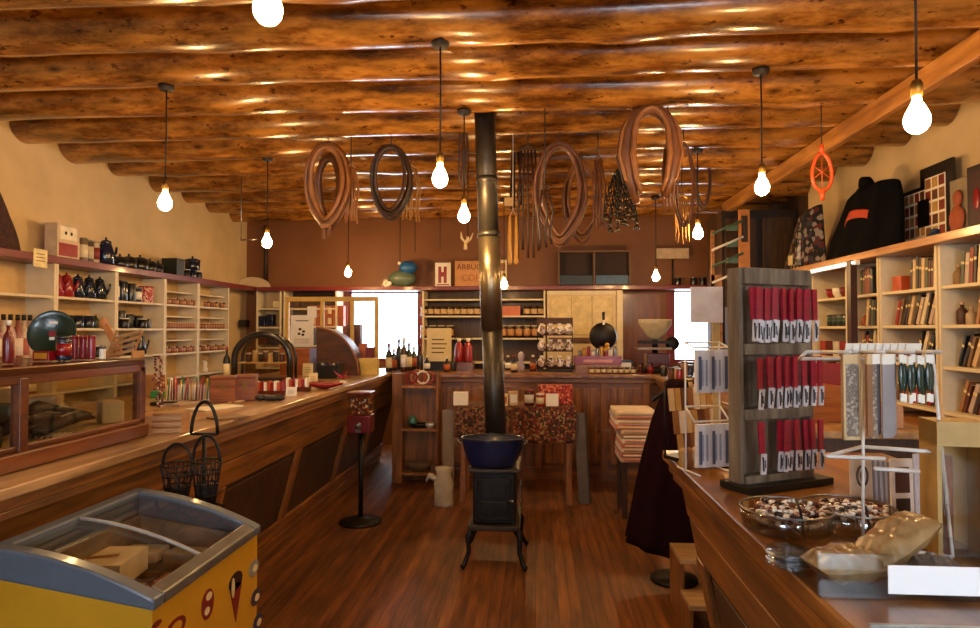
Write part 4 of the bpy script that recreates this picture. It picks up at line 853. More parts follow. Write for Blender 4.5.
# orange cartons on the dark shelf behind
YS = 8.08
for r_ in range(2):
    for c_i in range(6):
        boxed('orange_carton', (zx(314+5.6*c_i, YS), YS, [1.5505, 1.6825][r_]), (.065, .10, .130), solid(['#b0581c', '#9a4416'][c_i % 2], .6), 'orange carton behind the glazed frame, %s in the %s row' % (nth(c_i, 6), ['lower', 'upper'][r_]), 'box', group='orange cartons by the left window', lab=mPaper if c_i % 3 == 0 else None)
for k, (px, z, w_, h, m, n_) in enumerate([(263, 1.5505, .10, .13, mNavy, 'dark blue box on the far left corner shelf'), (235, 1.5505, .09, .09, mBlk, 'left black box in the far corner cream cubby'), (244, 1.5505, .09, .09, mBlk, 'right black box in the far corner cream cubby'),
        (278, 1.7905, .09, .08, mPaper, 'small cream box on the top dark corner shelf'), (271, 1.5505, .08, .15, mNavy, 'tall navy box on the dark corner shelf'), (288, 1.5505, .1, .1, mBlk, 'black box on the dark corner shelf by the frame'), (263, 1.3105, .12, .12, mAmber, 'brown box on the low dark corner shelf'),
        (275, 1.3105, .1, .14, mNavy, 'navy box on the low dark corner shelf'), (295, 1.7905, .14, .1, solid('#3a1c14', .5), 'dark red brown box on top corner shelf behind the frame')]):
    boxed('stock_box', (zx(px, YS), YS, z if z != 1.5505 else 1.5505 if px > 250 else 1.5405), (w_, .12, h), m, n_, 'box')
# box under the poster, roll top box
boxed('brown_box', (zx(304, 6.35), 6.2, CB), (.30, .2, .26), wood('#7a3c1c', '#a05a28', 'X'), 'orange brown wooden box below the white poster', 'box', lab=None)
card((zx(308, 6.0), 6.0, CB), .10, .12, mPaper, 'small cream notice before the orange brown wooden box', name='small_notice', cat='notice', tilt=-.05)
t = T('roll_top_box', 'dark brown wooden box with curved roll top at the end of the left counter', 'box', (zx(338, 6.1), 6.12, CB))
mRT = wood('#2c160a', '#5e3418', 'X'); b = MB(); N = 16
pr = [(-.22, 0, 0), (-.22, 0, .46)]+[(-.22+.42*math.sin(i/N*math.pi/2), 0, .46*math.cos(i/N*math.pi/2)+.0) for i in range(1, N)]+[(.20, 0, 0)]
b.prism(pr, (0, .24, 0), mRT); part('body', b, t, bevel=.004)
b = MB(); b.tube([(x, -.008, z) for x, y, z in pr[1:]], .012, solid('#7a4420', .5), 6, up=(0, 1, 0)); part('curved_trim', b, t)
t = T('black_wire_crate', 'black crate holding dark goods before the roll top box', 'crate', (zx(332, 5.8), 5.75, CB))
b = MB(); b.bb((-.10, -.08, 0), (.10, .08, .02), mIron); b.bb((-.10, -.08, .02), (-.09, .08, .14), mIron); b.bb((.09, -.08, .02), (.10, .08, .14), mIron); b.bb((-.09, -.08, .02), (.09, -.075, .12), mIron); part('frame', b, t)
for i in range(5): b = MB(); b.sph((-.07+.035*i, 0, .12), .022, [mSteel, mNavy, mAmber][i % 3], 7); part('trinket', b, t)
one('white_bowl', (lambda b: b.lathe([(.02, 0), (.05, .02), (.055, .03), (.045, .028)], mWh, n=14) and b)(MB()), (zx(325, 5.95), 5.93, CB), 'small white bowl beside the black crate', 'bowl')
boxed('yellow_box', (zx(367, 6.2), 6.25, CB), (.20, .10, .16), solid('#c8a850', .6), 'pale yellow box at the far end of the left counter', 'box')
for k, (px, h, m) in enumerate([(357, .2, '#8a1c14'), (364, .24, '#b05828'), (371, .2, '#6a1410')]): boxed('book_box', (zx(px, 6.62), 6.6, CB), (.065, .1, h+.06), solid(m, .5), 'upright %s box behind the pale yellow box' % ['dark red', 'orange', 'maroon'][k], 'box')
boxed('dark_case', (zx(356, 7.0), 6.93, CB), (.16, .1, .50), solid('#5a2414', .5), 'dark red brown tall case in the left window', 'case')
# dark vertical pipe in the corner
b = MB(); b.cyl((0, 0, 2.06), (0, 0, 2.88), .03, solid('#2c1a10', .5)); one('corner_pipe', b, (-3.55, 8.22, 0), 'dark vertical conduit in the far left corner above the shelf', 'pipe')
b = MB(); b.prism([(.25*math.cos(math.pi*i/12), 0, .14*math.sin(math.pi*i/12)) for i in range(13)], (0, .02, 0), mCreamP); one('fan_ornament', b, (zx(250, 8.1)+.02, 8.1, ST), 'cream half round ornament on the shelf in the far left corner', 'ornament')
# ------------------------------------------------------------------ weathered display rack of red packets
mWeather = wood('#564838', '#8a7a62', 'Z', rough=.8, coat=0, ns=3)
mPkR = solid('#94102a', .35, coat=.3, var=.25, ns=40); mPkL = blotch(['#d8d4d0', '#2a2428', '#b8b4b4', '#e8e4e0', '#7a7478'], 190, .4, name='packet_label')
A = PZ(741, 492, CZ); RA = R(27); Wk = .275
t = T('packet_display_rack', 'weathered gray wooden display rack of red packets on the right counter', 'rack', (A.x, A.y, CZ), RA)
b = MB(); b.bb((0, 0, .02), (.014, .045, .61), mWeather); part('side_board', b, t, bevel=.002)
b = MB(); b.bb((Wk-.014, 0, .02), (Wk, .045, .60), mWeather); part('side_board', b, t, bevel=.002)
b = MB(); b.bb((.014, .03, .02), (Wk-.014, .045, .60), mWeather); part('back_board', b, t)
b = MB(); b.bb((.014, -.01, .565), (Wk-.014, .005, .61), mWeather); part('top_rail', b, t, bevel=.002)
for z in (.40, .222, .04): b = MB(); b.bb((.014, -.006, z-.03), (Wk-.014, .028, z), mWeather); part('ledge', b, t, bevel=.002)
b = MB(); b.bb((-.01, -.04, 0), (Wk+.03, .07, .02), mIron); part('base', b, t, bevel=.002)
rnd = random.Random(31); mLb = solid('#d0cccc', .4); mLk = solid('#1c181c', .5)
def packet(w_, hr, hl):
    b = MB(); b.bb((-w_/2, -.003, -hr), (w_/2, .003, 0), mPkR); b.box((.001, -.003, -hr-hl/2), (w_*.85, .006, hl), mLb, rot=(0, .10, 0))
    b.bb((-w_*.28, -.0072, -hr-hl*.85), (w_*.02, -.0055, -hr-hl*.15), mLk); b.bb((w_*.15, -.0072, -hr-hl*.7), (w_*.30, -.0055, -hr-hl*.3), mLk); return b.mesh('red_packet')
pk = [packet(.0165, .088, .060), packet(.0165, .085, .055), packet(.0165, .085, .055)]
for row_, (zt2, n, skip) in enumerate(((.556, 16, ()), (.368, 16, (0, 13)), (.19, 16, (0, 3, 4, 5, 11, 14)))):
    for i in range(n):
        if i in skip: continue
        x = .03+.222*i/(n-1)+(.02 if row_ else 0)*(i/n); y = -.016-.010*(i % 2); tl = rnd.uniform(-.05, .05); z = zt2-.006*rnd.random()
        p = Matrix.Translation(Vector((A.x, A.y, CZ))) @ Matrix.Rotation(RA, 4, 'Z') @ Vector((x, y, z))
        one('red_packet', pk[row_], p, 'dark red packet, %s, %s row of the weathered rack' % (nth(i, n, 'leftmost', 'rightmost'), ['top', 'middle', 'bottom'][row_]), 'packet', 'red packets on the weathered rack', rot=(0, tl, RA+rnd.uniform(-.25, .25)))
# white square card on a rod at the rack's left
t = T('card_holder', 'square pinkish white card on a gold strip left of the weathered rack', 'card', (P(716, 330, 2.12).x, 2.12, CZ))
b = MB(); b.bb((-.012, -.004, 0), (.012, .004, .57), solid('#c0a468', .5)); b.bb((-.04, -.03, 0), (.04, .03, .01), mIron); part('strip', b, t)
b = MB(); b.bb((-.082, -.010, .462), (.020, -.005, .578), solid('#f6e6de', .6)); part('card', b, t, bevel=.001)
# two tier rack with white packets at the left
def wires(b, segs, r=.003, m=None):
    for s_ in segs: b.tube(s_, r, m or mWireW, 6)
mWireW = solid('#d8d4cc', .35, coat=.4)
B = PZ(706, 470, CZ)
t = T('white_packet_rack', 'small white wire rack of clear white packets left of the weathered rack', 'rack', (B.x, B.y, CZ), R(18))
b = MB(); wires(b, [[(-.07, 0, 0), (-.07, 0, .40)], [(.05, 0, 0), (.05, 0, .40)], [(-.07, 0, .40), (.05, 0, .40)], [(-.07, -.08, .003), (-.07, .05, .003)], [(.05, -.08, .003), (.05, .05, .003)], [(-.07, 0, .2), (.05, 0, .2)], [(-.07, -.05, .385), (.05, -.05, .385)], [(-.07, -.05, .16), (.05, -.05, .16)], [(-.07, 0, .4), (-.07, -.05, .385)], [(.05, 0, .4), (.05, -.05, .385)], [(-.07, 0, .2), (-.07, -.05, .16)], [(.05, 0, .2), (.05, -.05, .16)]]); part('frame', b, t)
mPkW = [solid('#f0f0f4', .3, coat=.2), solid('#a8b0c4', .3, coat=.2), solid('#dcd8d4', .3), solid('#5a6074', .4)]
wp = MB(); wp.bb((-.007, -.012, -.13), (.007, .004, 0), mPkW[0]); wp.bb((-.0075, -.014, -.11), (-.002, -.012, -.03), mPkW[1]); wp = wp.mesh('clear_packet')
wp2 = MB(); wp2.bb((-.007, -.012, -.13), (.007, .004, 0), mPkW[2]); wp2.bb((-.002, -.014, -.12), (.0075, -.012, -.02), mPkW[3]); wp2 = wp2.mesh('clear_packet')
def loc2w(o, v): return Matrix.Translation(o.location) @ o.rotation_euler.to_matrix().to_4x4() @ Vector(v)
for z, n, nm in ((.378, 8, 'upper'), (.152, 8, 'lower')):
    for i in range(n): one('clear_packet', wp if i % 3 else wp2, loc2w(t, (-.06+.015*i, -.05, z)), 'narrow white packet, %s in the %s row of the small wire rack' % (nth(i, n), nm), 'packet', 'white packets on the small wire rack', rot=(0, 0, R(18)))
mTanF = [solid(h, .5) for h in ('#b08848', '#8a5a30', '#c8a878', '#5a3420', '#d8c8b0')]
for i in range(6): one('carved_figure', (lambda b: b.lathe([(.012, 0), (.016, .02), (.009, .04), (.013, .055), (.004, .065)], mTanF[i % 5], n=8) and b)(MB()), loc2w(t, (-.055+.02*i, .04, .203-.203)), 'tan carved figure behind the small wire rack, %s' % nth(i, 6), 'figurine', 'carved figures behind the wire rack')
# brown card spinner nearer the counter's far end
Bc = P(686, 330, 2.25)
t = T('greeting_card_rack', 'low rack of brown and white cards at the far end of the right counter', 'rack', (Bc.x+.03, Bc.y, CZ), R(30))
b = MB(); b.bb((-.10, -.04, 0), (.10, .05, .012), mIron); wires(b, [[(-.10, .04, 0), (-.10, .04, .26)], [(.10, .04, 0), (.10, .04, .26)], [(-.10, .04, .26), (.10, .04, .26)]], .003, mIron); part('frame', b, t)
for r_ in range(3):
    for i in range(7):
        one('greeting_card', (lambda b: b.box((0, 0, .038), (.022, .006, .076), mTanF[(i*3+r_) % 5], rot=(-.12, 0, 0)) and b)(MB()), loc2w(t, (-.085+.028*i, -.02+.022*r_, .013+.075*r_)), 'small card, %s in the %s tier of the low card rack' % (nth(i, 7), ['bottom', 'middle', 'top'][r_]), 'card', 'cards in the low card rack', rot=(0, 0, R(30)))
# ------------------------------------------------------------------ white wire rack in the right foreground
t = T('white_wire_rack', 'white wire countertop rack hung with bags at the right', 'rack', (.60, 1.30, CZ), R(4))
b = MB(); wires(b, [[(-.06, .02, .395), (.19, .02, .395)], [(.19, .02, .395), (.20, .0, .10)], [(.20, 0, .10), (.195, -.02, .004)], [(.07, .05, .385), (.07, .06, .004)], [(.07, .06, .004), (.195, -.02, .004)], [(-.06, .05, .38), (.19, .05, .38)], [(-.06, .02, .395), (-.06, .05, .38)], [(.07, .02, .395), (.07, .05, .385)], [(-.03, .02, .395), (-.03, -.08, .398)], [(.045, .02, .395), (.045, -.06, .398)], [(.10, .02, .395), (.10, -.06, .398)], [(.15, .02, .395), (.15, -.06, .398)]], .0035); part('frame', b, t)
b = MB(); wires(b, [[(-.06, -.05, .202), (.05, -.05, .198)], [(-.06, -.05, .202), (.07, .06, .20)], [(.0, -.10, .19), (.08, -.10, .185)], [(.07, .06, .20), (.19, .0, .20)]], .004); part('lower_arm', b, t)
def bag(w_, h, m1, m2, th=.006, hdr=.018):
    b = MB(); b.bb((-w_/2, -th/2, -h), (w_/2, th/2, -hdr), m1); b.bb((-w_/2, -th/2-.0006, -hdr), (w_/2, th/2+.0006, 0), m2); return b
mClear = solid('#8f8a8c', .3, coat=.4); mTeal = solid('#1a3428', .3, coat=.4, var=.4, ns=90); mFr = blotch(['#4a3a30', '#8a7868', '#5a4a3e', '#a89884'], 160, .4, kind='noi', name='trinkets')
k_ = 0
for (x, y, w_, h, m1, m2, lb) in [(-.012, -.05, .034, .16, mFr, mTanF[2], 'leftmost bag on the white wire rack, tan framed with small trinkets'), (.010, -.07, .010, .15, mTanF[1], mTanF[2], 'narrow tan bag beside the leftmost bag on the wire rack'),
      (.022, -.06, .014, .155, mFr, mWh, 'speckled trinket bag with white header on the wire rack'), (.036, -.05, .012, .15, solid('#4a4448', .3), mWh, 'dark gray bag on the white wire rack')]:
    bg_ = bag(w_, h, m1, m2)
    if k_ == 0:
        for q_ in ((-w_/2, -w_/2+.004), (w_/2-.004, w_/2)): bg_.bb((q_[0], -.0045, -h), (q_[1], .004, 0), m2)
        bg_.bb((-w_/2, -.0045, -h), (w_/2, .004, -h+.006), m2)
    o = one('trinket_bag', bg_, loc2w(t, (x, y, .393)), lb, 'bag', rot=(0, 0, R(8))); k_ += 1
for i in range(8): o = one('trinket_bag', bag(.022, .155, mClear, mWh, .002).mesh('trinket_bag') if i == 0 else me_b, loc2w(t, (.052+.0050*i, -.055+.006*i, .392)), 'clear whitish bag in the close row on the wire rack, %s' % nth(i, 8, 'frontmost', 'rearmost', 'from the front'), 'bag', 'clear bags on the wire rack', rot=(0, 0, R(20))); me_b = o.data
for i in range(8):
    if i == 0: bb_ = MB(); bb_.sph((0, 0, -.055), (.011, .006, .038), mTeal, 8); bb_.bb((-.008, -.003, -.02), (.008, .003, 0), mWh); bb_.bb((-.006, -.002, -.115), (.006, .002, -.095), mWh); me_t = bb_.mesh('hanging_charm')
    one('hanging_charm', me_t, loc2w(t, (.096+.0085*i, -.03+.004*(i % 2), .392-.002*(i % 3))), 'dark green hanging charm with white tags, %s on the wire rack' % nth(i, 8), 'charm', 'green charms on the wire rack', rot=(0, 0, .3)).scale = (.62, .62, .78)
for i in range(9):
    one('white_card_stack', (lambda b: b.bb((-.02, -.001, 0), (.02, .001, .02), mWh) and b)(MB()), loc2w(t, (.04+.015*i, .035, .392)), 'small white header card along the top rail, %s' % nth(i, 9), 'card', 'header cards on the top rail', rot=(.2, 0, R(20)))
# lower row
mPkW2 = solid('#d0c8c0', .3, coat=.3)
def fc(px, py, w_, h, m, label, art=None, rz=0, th=.006, name='boxed_card', cat='card', dy=0):
    p = PZ(px, py, CZ); b = MB(); b.bb((-w_/2, 0, 0), (w_/2, th, h), m)
    for (x0, z0, x1, z1, mm) in (art or []): b.bb((x0*w_/2, -.0012, z0*h), (x1*w_/2, 0, z1*h), mm)
    return one(name, b, (p.x, p.y+dy, CZ), label, cat, rot=(-.03, 0, rz), bevel=.001)
mSlv = solid('#c4c0c4', .3, coat=.3); mSlv2 = solid('#8c888e', .3, coat=.3)
o = fc(863, 513, .056, .135, solid('#e0ccb0', .5), 'tall tan card with round emblem under the wire rack', None, .1)
b = MB(); q = [(.0+.013*math.cos(6.283*i/16), -.0025, .088+.024*math.sin(6.283*i/16)) for i in range(16)]; b.tube(q, .0025, solid('#5a4a40', .6), 5, closed=True); b.sph((0, -.002, .088), (.006, .002, .012), solid('#5a4a40', .6), 8); part('emblem', b, o)
for i in range(8): fc(877+2.6*i, 513+.3*i, .012, .125, [mSlv2, mSlv][i % 2], 'upright clear sleeve right of the emblem card, %s' % nth(i, 8), None, .5, name='clear_sleeve', cat='sleeve')['group'] = 'sleeves behind the emblem card'
fc(904, 527, .052, .15, solid('#e4d8c8', .5), 'white bordered card with two dark photographs', [(-.65, .10, .65, .42, solid('#2c1410', .4)), (-.65, .5, .65, .88, solid('#4a2018', .4))], .15)
for i in range(9): fc(919+2.8*i, 526-.4*i, .014, .16, [mSlv, mSlv2][i % 2 if i > 5 else 0] if i else mSlv, 'white sleeve in the stack right of the photo card, %s' % nth(i, 9), None, .5, th=.004, name='white_sleeve', cat='sleeve')['group'] = 'white sleeves beside the photo card'
p = PZ(962, 560, CZ); t2 = T('tall_display_box', 'tall tan and clear display box at the right edge', 'box', (p.x+.005, p.y, CZ), -.1); mTd = solid('#b08c48', .5)
b = MB(); b.bb((-.045, 0, 0), (-.037, .07, .26), mTd); b.bb((.037, 0, 0), (.045, .07, .26), mTd); b.bb((-.037, .062, 0), (.037, .07, .26), mTd); b.bb((-.045, -.002, .215), (.045, .07, .262), mTd); part('box_body', b, t2)
b = MB(); b.bb((-.037, .002, .004), (.037, .004, .214), glass('#f4f0ea', .05, .02)); part('clear_window', b, t2)
one('amber_tube', (lambda b: b.cyl((0, 0, 0), (0, 0, .19), .013, solid('#8a4a14', .3, coat=.4)) and b)(MB()), loc2w(t2, (-.015, .035, .001)), 'amber tube standing inside the tall tan display box', 'tube')
# flat tan packages sloping behind
for i in range(4): b = MB(); b.box((0, 0, .004), (.14, .10, .007), [solid('#9a8a70', .5), solid('#2c2824', .5)][i % 2]); one('flat_package', b, (P(930, 330, 1.75).x+.004*i, 1.75+.005*i, CZ+.001+.0085*i), 'flat package, %s in the pile behind the wire rack' % nth(i, 4, 'lowest', 'topmost', 'from the bottom'), 'package', 'flat packages behind the wire rack', rot=(0, 0, .2+.1*i))
# ------------------------------------------------------------------ bracelet trays
rnd = random.Random(8); brm = []
for h in ('#d8d0c8', '#7a4a38', '#b89080', '#2a2020'):
    b = MB(); m = solid(h, .2, metal=.6 if h != '#2a2020' else 0, coat=.3)
    for i in range(14): a = 6.283*i/14; b.sph((.026*math.cos(a), .026*math.sin(a), 0), (.0075, .0055, .005), m if i % 3 else mWh, 6)
    brm.append(b.mesh('bead_bracelet'))
for tix, (px, py, nm) in enumerate(((786, 532, 'left'), (848, 530, 'right'))):
    c = PZ(px, py-4, CZ); t = T('bracelet_tray', 'clear round tray heaped with bead bracelets, the %s of two' % nm, 'tray', (c.x, c.y, CZ))
    b = MB(); b.lathe([(.085, 0), (.092, .004), (.097, .045), (.094, .045), (.088, .007), (0, .006)], glass('#e8e4e0', .05, .4), n=30); part('dish', b, t)
    b = MB(); b.tube([(.095*math.cos(i*.2618), .095*math.sin(i*.2618), .045) for i in range(24)], .0025, mSteel, 5, closed=True); part('rim', b, t)
    b = MB(); b.tube([(0, -.10, .01), (-.004, -.09, .06), (.0, -.06, .075), (.01, -.03, .07)], .003, mIron, 6); part('hook_handle', b, t)
    for i in range(22):
        r_ = .063*math.sqrt((i % 11+.3)/11); a = i*2.4; L_ = i//11
        one('bead_bracelet', brm[i % 4], (c.x+r_*math.cos(a), c.y+r_*math.sin(a), CZ+.026+.015*L_), '%s bead bracelet heaped in the %s clear tray, %s layer' % (['silver', 'brown', 'pinkish', 'black'][i % 4], nm, ['lower', 'upper'][L_]), 'bracelet', '%s bracelets, %s layer of the %s tray' % (['silver', 'brown', 'pinkish', 'black'][i % 4], ['lower', 'upper'][L_], nm), rot=(rnd.uniform(-.25, .25), rnd.uniform(-.25, .25), 0))
c = PZ(800, 572, CZ); 
one('stacked_dishes', (lambda b: [b.lathe([(.03, .006*k), (.042, .006*k+.004), (.043, .006*k+.0055)], [glass('#dfe4ea', .05, .3), mSteel][k % 2], n=24) for k in range(5)] and b)(MB()), (c.x-.005, c.y+.03, CZ), 'small stack of clear dishes in front of the left bracelet tray', 'dishes')
# ------------------------------------------------------------------ acrylic bin
q = PZ(902, 600, CZ); t = T('acrylic_bin', 'clear acrylic bin with bags at the bottom right corner', 'bin', (q.x, q.y, CZ))
mAc = glass('#f6f8f8', .03, .1); b = MB()
b.bb((-.13, 0, 0), (.13, .004, .072), mAc); b.bb((-.13, .14, 0), (.13, .144, .08), mAc); b.bb((-.13, .004, 0), (-.126, .14, .076), mAc); b.bb((.126, .004, 0), (.13, .14, .076), mAc); b.bb((-.13, 0, 0), (.13, .144, .004), mAc); part('bin_walls', b, t)
b = MB(); b.bb((-.022, -.002, .010), (.120, -.0005, .056), solid('#ffffff', .4, var=0)); part('white_label', b, t, label='plain white label on the front')
mPop = solid('#9c7c50', .3, coat=.6, var=.22, ns=60)
def pillow(L_, W_, Hh, seed):
    b = MB(); rd = random.Random(seed); ph = [rd.uniform(0, 6) for _ in range(6)]
    for sg in (1, -1):
        def fn(u, v):
            x = 2*u-1; y = 2*v-1; e_ = max(0, 1-abs(x)**3)**.6*max(0, 1-abs(y)**2.6)**.6
            wr = .12*math.sin(9*x+ph[0]+2*y)+.10*math.sin(14*y+ph[1]+5*x)+.08*math.sin(21*x+ph[2])
            return (x*L_/2, y*W_/2*(1-.12*abs(x)**2*(1+.4*math.sin(17*y))), sg*Hh*e_*(1+wr)+.002*math.sin(30*y+ph[3])*abs(x)**6)
        b.grid(fn, 34, 18, mPop if seed < 3 else mClear)
    return b
for k, (x, y, z, rx, ry, n_) in enumerate([(-.050, .070, .034, .05, .15, 'tan snack bag lying in the acrylic bin at left'), (.035, .085, .070, .45, .35, 'tan snack bag tilted up in the acrylic bin at right'), (.085, .06, .030, .1, -.3, 'clear crinkled bag at the right of the acrylic bin')]):
    one('snack_bag', pillow([.13, .15, .08][k], [.10, .085, .09][k], [.026, .026, .02][k], k+1), (q.x+x, q.y+y, CZ+z), n_, 'bag', rot=(0, -rx, ry))
b = MB(); b.bb((.49, .40, CZ), (1.2, .985, CZ+.006), glass('#f2f6f4', .05, .0)); 
for p, q_ in (((.49, .985, CZ), (1.2, .992, CZ+.007)),): b.bb(p, q_, solid('#b0b4b0', .3))
one('glass_sheet', b, (0, 0, 0), 'sheet of glass laid on the near end of the right counter', 'glass')
# wood drawers box behind rack on counter 2
boxed('brown_parcel', (1.36, 3.25, 1.0605), (.22, .2, .17), wood('#7a4018', '#b4682c', 'X'), 'orange brown wooden box on the far right counter end', 'box', rz=.2)
boxed('brown_parcel', (1.58, 3.10, 1.0605), (.16, .2, .10), solid('#b08058', .6), 'light tan box right of the orange brown wooden box', 'box', rz=-.2)
for k in range(4): boxed('framed_card', (1.52+.012*k, 3.4+.05*k, 1.0605), (.20, .012, .27-.02*k), [mRedE, mWh][k % 2], 'upright red or white framed card on the far right counter, %s' % nth(k, 4, 'frontmost', 'rearmost', 'from the front'), 'frame', group='framed cards on the far right counter')
# ------------------------------------------------------------------ far right counter goods, rug stack, coat, step stool
t = T('rug_stand', 'dark wooden stand under the folded rug stack', 'stand', (.83, 5.35, 0))
for sx in (-1, 1):
    for sy in (-1, 1): b = MB(); b.box((sx*.12, sy*.15, .21), (.04, .04, .42), mCtD); part('leg', b, t)
b = MB(); b.bb((-.15, -.19, .42), (.15, .19, .45), mCtD); part('top', b, t)
rc = ['#c09a80', '#a45a4a', '#d8c4aa', '#b86a5a', '#e0d0b8', '#9c7a64', '#d8b898', '#c4786a', '#e8dcc8', '#b89880', '#dcc4a0']
rnd = random.Random(6)
for i in range(11):
    b = MB(); hh = .037; wd = .30+rnd.uniform(-.015, .02)+(.03 if i > 6 else 0); dx = -.03 if i > 6 else 0
    b.box((dx, 0, hh/2), (wd, .40, hh-.002), solid(rc[i], .9, sheen=.3)); b.box((dx-.0, -.19, hh/2), (wd-.04, .03, hh*.5), solid(rc[(i+3) % 11], .9))
    one('folded_rug', b, (.83, 5.35, .451+hh*i), 'folded striped rug in the stack by the right counter, %s' % nth(i, 11, 'bottom one', 'topmost', 'from the bottom'), 'rug', 'folded rugs in the stack', bevel=.012)
# hanging maroon shawl
mMaroon = solid('#1c050a', .95, var=.3, ns=10)
t = T('coat_stand', 'dark stand holding the maroon shawl at the end of the far right counter', 'stand', (.83, 3.95, 0))
b = MB(); b.cyl((0, 0, .02), (0, 0, 1.14), .015, mIron); b.lathe([(.14, 0), (.14, .015), (.03, .03)], mIron, n=18); part('pole', b, t)
b = MB(); b.tube([(-.12, 0, 1.07), (-.05, 0, 1.13), (.06, 0, 1.14), (.16, 0, 1.08)], .012, mIron, 7); part('hanger', b, t)
b = MB()
def shawl(u, v):
    a = 2*math.pi*u; z = 1.20-v*1.0; 
    r = .05+.03*min(1, v*4)+.13*v+.012*math.sin(9*a+2*v)*min(1, 2*v)
    x = r*1.12*math.cos(a)+.03-.09*v+.13*max(0, v-.55)*(1 if math.cos(a) > 0 else .2); return (x, r*.62*math.sin(a), z+.05*v*math.cos(a+.6)*-1)
b.grid(shawl, 72, 26, mMaroon); one('maroon_shawl', b, (.83, 3.95, 0), 'long dark maroon shawl hanging before the far right counter', 'shawl', solidify=.006)
for k, (x, z, a) in enumerate(((.02, 1.20, .2), (.14, 1.24, .5))):
    b = MB(); b.prism([(-.05, 0, -.06), (.05, 0, -.06), (.05+.05*k, 0, .04), (.02, 0, .09), (-.03, 0, .03)], (0, .05, 0), solid('#160c0e', .8)); one('dark_hood', b, (.82+x, 4.05+.3*k, z-.03), 'dark fabric peak above the shawl, %s one' % ['left', 'right'][k], 'fabric', rot=(0, a, 0)) if 0 else None
t = T('step_stool', 'low wooden step stool on the floor beyond the right counter', 'stool', (.86, 3.50, 0))
mPaleW = wood('#8a6a44', '#b89468', 'X')
b = MB(); b.bb((-.12, -.13, .30), (.18, .13, .325), mPaleW); part('top_step', b, t, bevel=.003)
b = MB(); b.bb((-.12, -.33, .15), (.18, -.13, .175), mPaleW); part('low_step', b, t, bevel=.003)
for s in (-.12, .16): b = MB(); b.prism([(s, -.32, 0), (s, .13, 0), (s, .13, .30), (s, -.13, .30), (s, -.13, .15), (s, -.32, .15)], (.02, 0, 0), mCtV); part('side', b, t)
b = MB(); b.bb((-.13, -.10, 0), (.17, .10, .01), mBlk); one('black_mat', b, (.84, 3.02, 0), 'small black rubber mat on the floor before the step stool', 'mat')
# items on counter 2 far
rnd = random.Random(44)
for i in range(16):
    y = 4.55+.11*i; x = 1.22+.07*(i % 3); h = rnd.uniform(.05, .16); m = [mAmber, mBlk, mRedE, mTanF[1], mNavy, mTanF[3], mPaper][i % 7]
    one('shop_trinket', g_can(.03, h, m, mSteel if i % 2 else mBlk, None), (x, y, 1.0605), 'small dark canister on the far right counter, %s going back' % nth(i, 16, 'nearest', 'farthest', 'nearest'), 'canister', 'canisters on the far right counter')
for k in range(3):
    b = MB(); b.box((0, 0, .10), (.02, .16, .19), [mTanF[3], mBlk, mTanF[1]][k], rot=(0, .25, 0)); one('leaning_book', b, (1.30+.06*k, 3.75+.12*k, 1.061), 'dark book leaning on the far right counter, %s' % nth(k, 3, 'nearest', 'farthest', 'nearest'), 'book', 'books on the far right counter')
# ------------------------------------------------------------------ goods on the left wall shelves
XS = -3.70
def ly(px): return PX(px, 300, -3.61).y
mN2 = solid('#111c30', .25, coat=.6, var=.5, ns=90)
mugR = g_mug(.045, .09, mRedE, mBlk).mesh('enamel_mug'); mugN = g_mug(.045, .09, mN2, mBlk).mesh('enamel_mug'); mugB = g_mug(.04, .085, mBlk, mWh).mesh('enamel_mug')
def put(name, me, px, z, label, cat, group=None, rz=0, x=XS, s=None):
    o = one(name, me, (x, ly(px), z), label, cat, group, (0, 0, rz))
    if s: o.scale = (s, s, s)
    if isinstance(me, bpy.types.Mesh) and me.users == 1: fix(o)
    return o
za, zb_, zc_, zd = 1.7575, 1.5155, 1.2705, 2.0555
i = 0
for k, px in enumerate((67, 77)):
    coffee_pot((XS, ly(px), za), R(22), .94, mRedE, ['left of two red enamel coffee pots on the left wall shelf', 'right of two red enamel coffee pots on the left wall shelf'][k], 'red enamel pots')
for k, px in enumerate((88, 99, 109.5)):
    coffee_pot((XS, ly(px), za), R(22), .94, mN2, 'speckled navy enamel coffee pot on the upper left shelf, %s of three' % nth(k, 3), 'navy enamel pots')
for k, px in enumerate((78, 88, 98)): put('enamel_mug', mugN, px, zb_, 'navy enamel mug on the middle left shelf, %s of three' % nth(k, 3), 'mug', 'navy mugs', rz=.2, s=1.1)
put('small_vase', g_bottle(.03, .12, mGrn, mYel, None), 106, zb_, 'small green vase beside the navy mugs', 'vase')
put('red_tumbler', g_can(.035, .07, mRedE, mWh, None), 112, zb_, 'red tumbler at the right end of the navy mug shelf', 'cup')
for k, px in enumerate((64, 72, 81, 90, 99, 108)): put('enamel_mug', mugB, px, zc_, 'black mug low on the left shelf behind the tray, %s' % nth(k, 6), 'mug', 'black mugs on the low shelf', s=1.1)
for k, (px, h) in enumerate(((124, .17), (132, .18), (140, .16), (146, .13))): put('dark_canister', g_can(.042, h, mBlk if k != 1 else mN2, mSteel if k % 2 else mBlk, mWh if k in (0, 3) else None), px, za, 'dark enamel canister on the upper black ware shelf, %s of four' % nth(k, 4), 'canister', 'dark canisters on the left wall')
put('checked_tin', g_can(.065, .15, blotch(['#a02828', '#d8b8a0', '#b04040'], 80, .5), mRedE, None), 155, za, 'red and cream checked tin on the left wall shelf', 'tin')
for k, (px, h, w_) in enumerate(((122, .13, mWh), (130, .15, None), (138, .12, mSteel), (147, .11, mWh), (155, .08, mWh))): put('dark_canister', g_can(.048, h, mBlk, mBlk, None), px, zb_, 'black pot on the middle black ware shelf, %s of five' % nth(k, 5), 'canister', 'black pots on the middle shelf'); 
